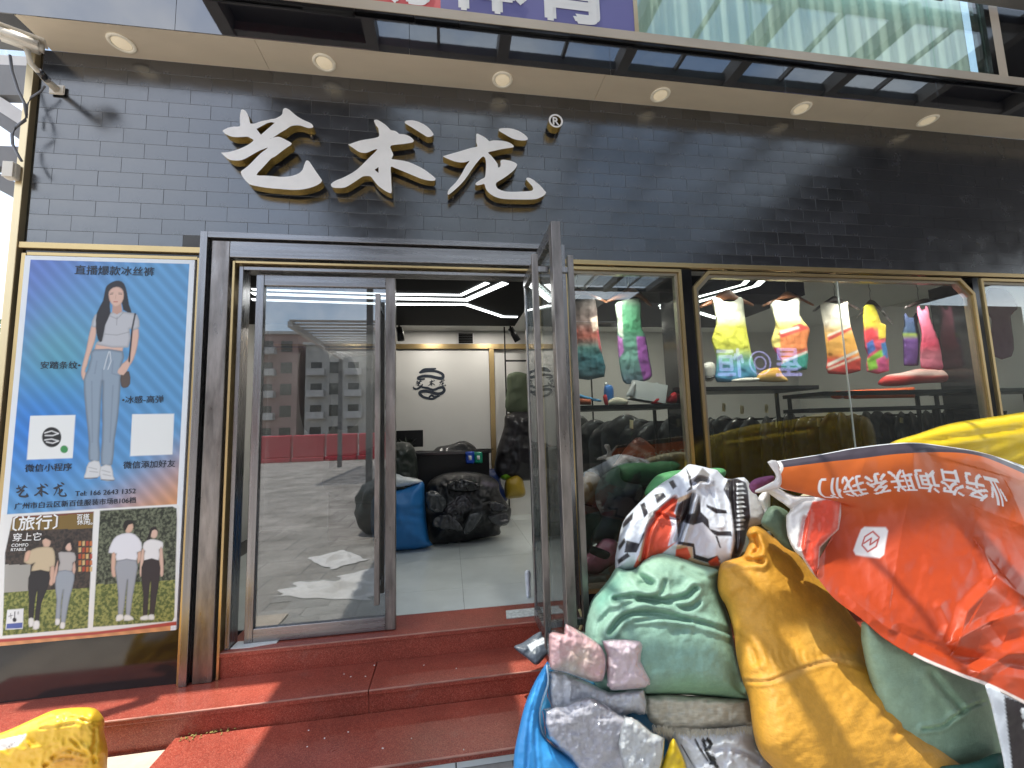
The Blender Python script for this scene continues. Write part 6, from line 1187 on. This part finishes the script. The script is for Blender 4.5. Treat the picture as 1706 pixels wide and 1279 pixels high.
dis = np.array([noise.fractal(Vector((a * .011, b * .011, 4.2)), 1.0, 2.0, 4) for a, b in zip(BX.ravel(), BY.ravel())]).reshape(BX.shape) * .012
def tent(cp, dh, wl, wr_):
    cp = np.array(cp, float); x, y = BX.ravel(), BY.ravel(); d = segdist(cp, x, y, False); e = cp[-1] - cp[0]; sg = np.sign((x - cp[0][0]) * e[1] - (y - cp[0][1]) * e[0]); w_ = np.where(sg > 0, wr_, wl)
    return (dh * np.maximum(0, 1 - d / w_) ** 1.25).reshape(BX.shape)
for cp, dh, wl, wr_ in (([(1521,752),(1522,800),(1505,870),(1490,960)], .030, 60, 40), ([(1640,920),(1655,958),(1700,990)], .040, 20, 34), ([(1598,1068),(1612,1018),(1645,985)], .055, 34, 22), ([(1600,1062),(1650,1035),(1690,1022)], .045, 30, 14), ([(1574,1058),(1580,1040),(1566,1010)], .02, 14, 14), ([(1500,1055),(1580,1092),(1660,1100),(1720,1112)], -.045, 22, 18), ([(1634,1118),(1680,1090),(1730,1085)], .04, 18, 22), ([(1690,830),(1720,900),(1760,960)], .03, 30, 40), ([(1640,850),(1700,872),(1760,900)], .014, 18, 24), ([(1410,990),(1470,1040),(1560,1090),(1640,1125)], .022, 14, 16), ([(1650,1040),(1672,1070),(1700,1062)], -.035, 18, 18), ([(1392,842),(1388,880),(1366,910),(1363,955)], .035, 14, 10), ([(1560,760),(1640,770),(1700,800)], .012, 10, 20), ([(1440,770),(1425,820),(1440,860)], .012, 24, 24)):
    dis += .75 * tent(cp, dh, wl, wr_)
fr_ = np.array([noise.ridged_multi_fractal(Vector((a * .016, b * .016, 2.2)), 1.0, 2.0, 3, 1.0, 2.0) for a, b in zip(BX.ravel(), BY.ravel())]).reshape(BX.shape); dis += .006 * (fr_ - 1) * sstep(.35, .8, bu * .6 + bv * .7)
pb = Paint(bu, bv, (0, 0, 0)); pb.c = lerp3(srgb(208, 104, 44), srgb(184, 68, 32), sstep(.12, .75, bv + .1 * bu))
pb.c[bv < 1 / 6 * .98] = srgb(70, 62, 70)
for a, b in ((.62, .70), (.80, .90)): pb.poly([(a, .03), (b, .03), (b, .09), (a + .01, .09)], srgb(225, 228, 230), .004)
pb.c[(bu < .012) & (bv < .36)] = srgb(224, 218, 214); pb.c[(bv > .991) & (bu > .55)] = srgb(228, 210, 200); pb.c[(bv < .012)] = srgb(222, 222, 222)
tm = text_mask([('业务咨询联系我们', .79, .265, .655, True, 1.55, .0016)], bu, bv); pb.over(tm, srgb(236, 226, 222))
pb.poly([(.17, .585), (.27, .585), (.285, .60), (.285, .70), (.27, .715), (.155, .715), (.14, .70), (.155, .60)], srgb(236, 228, 222), .004)
hx = [(.215, .605), (.25, .63), (.245, .67), (.21, .695), (.178, .67), (.183, .63), (.215, .605)]; pb.line(hx, .0035, srgb(190, 60, 40), .002); pb.line([(.185, .66), (.215, .635), (.215, .665), (.245, .64)], .0035, srgb(190, 60, 40), .002)
Dr = np.stack([BX - CX, BY - CY, np.full_like(BX, FPX)], -1) @ MW.T; tt = (BD - CAM[1]) / Dr[..., 1]; Dn_ = Dr / np.linalg.norm(Dr, axis=-1, keepdims=True)
Pf = CAM + Dr * tt[..., None] - Dn_ * dis[..., None]; Pk = Pf + Dn_ * .004
me = bpy.data.meshes.new('orange_banner'); I = np.arange(NU * NV).reshape(NV, NU); J = I + NU * NV
F = np.stack([I[1:, :-1], I[1:, 1:], I[:-1, 1:], I[:-1, :-1]], -1).reshape(-1, 4).tolist() + np.stack([J[:-1, :-1], J[:-1, 1:], J[1:, 1:], J[1:, :-1]], -1).reshape(-1, 4).tolist()
edge = list(I[0, :]) + list(I[1:, -1]) + list(I[-1, -2::-1]) + list(I[-2:0:-1, 0]); n = NU * NV
F += [(edge[i], edge[(i + 1) % len(edge)], edge[(i + 1) % len(edge)] + n, edge[i] + n) for i in range(len(edge))]
Vb = np.concatenate([Pf.reshape(-1, 3), Pk.reshape(-1, 3)]); Vb[:, 2] = np.maximum(Vb[:, 2], .01)
me.from_pydata(Vb.tolist(), [], [tuple(int(k) for k in f) for f in F]); me.update(); me.polygons.foreach_set('use_smooth', [True] * len(me.polygons)); set_col(me, np.concatenate([pb.c.reshape(-1, 3)] * 2))
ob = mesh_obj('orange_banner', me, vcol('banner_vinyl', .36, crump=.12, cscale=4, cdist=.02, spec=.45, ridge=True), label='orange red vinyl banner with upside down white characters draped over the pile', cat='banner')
def flp(x, y):
    p = Paint(x, y, srgb(224, 216, 210)); p.poly(Z4([(395,562),(470,548),(545,560),(530,705),(432,800),(420,970),(350,860),(332,800),(355,660)]), srgb(214, 74, 50), .9); return p.c
inflate('folded_corner', Z4([(150,500),(190,470),(215,490),(300,530),(430,528),(545,535),(548,570),(535,710),(436,805),(424,975),(340,860),(300,825),(262,745),(255,635),(278,602),(200,545)]), lambda x, y: -1.06 - .16 * sstep(820, 960, y), .05, M['tarp_v'], flp, Rr=12, wr=.006, facet=.012, fs=1.2, ws=2.4, step=2.2, sm=2, parent=ob, creases=[(Z4([(355,650),(330,800)]), .03, 3), (Z4([(280,602),(350,560),(400,552)]), .025, 3), (Z4([(180,520),(260,560)]), .02, 3)])
inflate('white_hem', Z4([(155,350),(205,342),(222,400),(232,440),(215,490),(110,515),(90,500),(190,450),(195,410)]), -1.10, .022, M['tarp_v'], srgb(226, 218, 214), Rr=6, wr=.008, ws=3, step=2.2, sm=2, parent=ob)
# white sheet folds between printed bag and banner
inflate('white_sheet', Z3([(1330,600),(1390,540),(1410,560),(1410,720),(1390,790),(1365,760),(1372,690)]), -.95, .035, M['tarp_v'], srgb(218, 212, 206), wr=.01, ws=3, step=2.5, label='white sheet fold between printed bag and orange banner', cat='sheet')

# ------------------------------------------------------------------ blue bag with film packed clothes
bg_ = thing('blue_bag', 'bright blue tarpaulin bag with pale piping, open and full of packs', 'bag', tuple(onY((900, 1279), -1.1)))
rim = [(213,690),(216,740),(215,800),(182,900),(166,980),(180,1080),(230,1150),(330,1220),(400,1279),(520,1380),(600,1450)]
inflate('bag_side', Z5([(205,685),(140,790),(95,890),(70,970),(45,1080),(25,1180),(18,1279),(20,1420),(60,1560),(300,1640),(620,1640)] + rim[::-1]), lambda x, y: -1.08 - .0004 * (y - 1100), .075, M['tarp_v'], srgb(66, 160, 226), Rr=22, wr=.010, ws=1.4, aniso=(1.4, .5), step=3, sm=2, parent=bg_, creases=[(Z5([(190,720),(150,860),(110,1020),(90,1279)]), .012, 2), (Z5([(200,800),(160,900),(140,1050),(150,1279)]), .010, 2)])
inflate('bag_lining', Z5([(213,690),(300,720),(500,800),(760,860),(880,1100),(900,1300),(850,1620),(500,1620),(330,1230),(180,1090),(160,980),(190,880)]), -.98, .04, M['tarp_v'], srgb(44, 112, 150), step=6, parent=bg_)
tube('piping', [onY(p, -1.13) for p in smooth_open(Z5([(207,700),(212,800),(180,900),(165,980),(178,1080),(228,1152),(328,1222),(398,1281),(520,1385)]), 5)], .005, mat('pale_piping', (.62, .80, .90), .4), bg_, 6)
PK = [('film_pack', [(205,730),(300,740),(450,800),(560,850),(640,845),(765,835),(775,985),(700,975),(600,1005),(400,985),(240,975),(208,880)], -1.09, .07, srgb(224, 222, 224), 'pale grey clothes pack in clear film, second layer in blue bag'),
      ('film_pack', [(180,950),(300,915),(450,865),(620,975),(700,1000),(800,1085),(868,1110),(855,1230),(840,1310),(810,1430),(600,1500),(450,1430),(330,1235),(200,1110)], -1.16, .09, srgb(196, 190, 196), 'large grey clothes pack in clear film at front of blue bag'),
      ('film_pack', [(510,558),(620,548),(735,560),(748,605),(738,680),(795,790),(765,835),(560,850),(538,780),(536,640)], -1.13, .07, srgb(240, 212, 216), 'pale pink clothes pack in clear film at right of blue bag'),
      ('film_pack', [(210,520),(250,508),(300,520),(308,458),(420,520),(505,580),(540,645),(545,725),(525,800),(460,800),(300,745),(218,725),(212,640)], -1.15, .08, None, 'rose pink clothes pack in clear film on top of blue bag'),
      ('film_pack', [(640,985),(720,1010),(800,1080),(870,1108),(860,1230),(840,1300),(760,1380),(640,1300),(600,1150)], -1.22, .05, srgb(214, 212, 210), 'silvery clothes pack in clear film at lower right of blue bag')]
def pinkp(x, y):
    p = Paint(x, y, srgb(240, 190, 188)); p.poly(Z5([(330,620),(440,600),(480,680),(360,720)]), srgb(226, 204, 178), 10, alpha=.7); p.poly(Z5([(230,730),(320,660),(480,790),(420,810)]), srgb(184, 186, 170), 8, alpha=.7); return p.c
for i, (nm, ol, Y, T, col, lb) in enumerate(PK):
    t = thing(nm, lb, 'packed clothes', tuple(onY(Z5([tuple(np.mean(ol, 0))])[0], Y)), 'film packs in the blue bag'); q_ = np.array(ol, float); q_ = (q_ - q_.mean(0)) * .94 + q_.mean(0)
    inflate('folded_clothes', Z5(q_), Y, T * .85, M['fabric_v'], col or pinkp, Rr=20, wr=.020, ws=2.6, aniso=(2.2, .6), step=2.4, seed=20 + i * 2.3, sm=2, parent=t)
    inflate('film', Z5(ol), Y - .004, T, M['film'], (1, 1, 1), Rr=14, wr=.006, ws=3.0, facet=.022, fs=2.0, step=1.8, seed=40 + i * 2.3, sm=1, parent=t)

tube('garden_hose', [onY(p, -.06) for p in smooth_open(zp(840, 960, 8, [(1000,440),(1030,520),(1040,600),(1015,690),(990,760)]), 5)], .010, mat('pale_yellow_hose', (.62, .56, .28), .4), n=8, label='pale yellow hose bend beside the right door jamb', cat='hose')
inflate('paper_bag', zp(840, 960, 8, [(275,-60),(345,-75),(355,60),(350,320),(330,335),(295,310),(285,150)]), .42, .04, M['tarp_v'], srgb(226, 230, 238), wr=.008, ws=4, step=2.5, floor=.353, label='white paper bag standing inside by the open door hinge', cat='bag')
# ------------------------------------------------------------------ yellow bag bottom left
def Zy(p): return zp(0, 1100, 5.687, p)
def ybp(x, y):
    p = Paint(x, y, srgb(226, 182, 50)); p.poly(Zy([(-200,790),(0,755),(255,695),(235,740),(170,810),(60,840),(-200,880)]), srgb(222, 218, 214), .8); p.line(Zy([(60,835),(215,725)]), .5, srgb(90, 90, 110)); p.poly(Zy([(400,1020),(560,860),(760,870),(850,960),(800,1060)]), srgb(190, 120, 30), 10, alpha=.6); return p.c
inflate('yellow_sack', Zy([(-400,820),(-200,760),(0,690),(150,630),(300,560),(480,480),(600,455),(800,443),(900,455),(952,500),(990,570),(985,660),(1000,740),(1022,850),(1016,960),(1012,1060),(960,1250),(600,1380),(-100,1480),(-450,1200)]), lambda x, y: -.62 + .0006 * (y - 1200), .17, M['tarp_v'], ybp, Rr=45, wr=.010, ws=2.0, facet=.020, fs=1.1, aniso=(.7, 1.5), step=2.6, seed=31, sm=3,
        creases=[(Zy([(380,600),(480,560),(560,545)]), .009, 1.8), (Zy([(620,560),(700,545),(840,580)]), .009, 1.8), (Zy([(380,650),(560,625),(700,600)]), .008, 1.8), (Zy([(680,750),(760,830),(840,890)]), .013, 2.4), (Zy([(500,920),(640,850),(800,890)]), .018, 3), (Zy([(900,660),(905,760),(880,860),(900,960)]), .013, 2.4), (Zy([(420,1000),(600,920),(780,940)]), .013, 2.4), (Zy([(300,880),(420,830),(560,790)]), .007, 2)], label='bright yellow plastic sack with white label at bottom left', cat='sack')
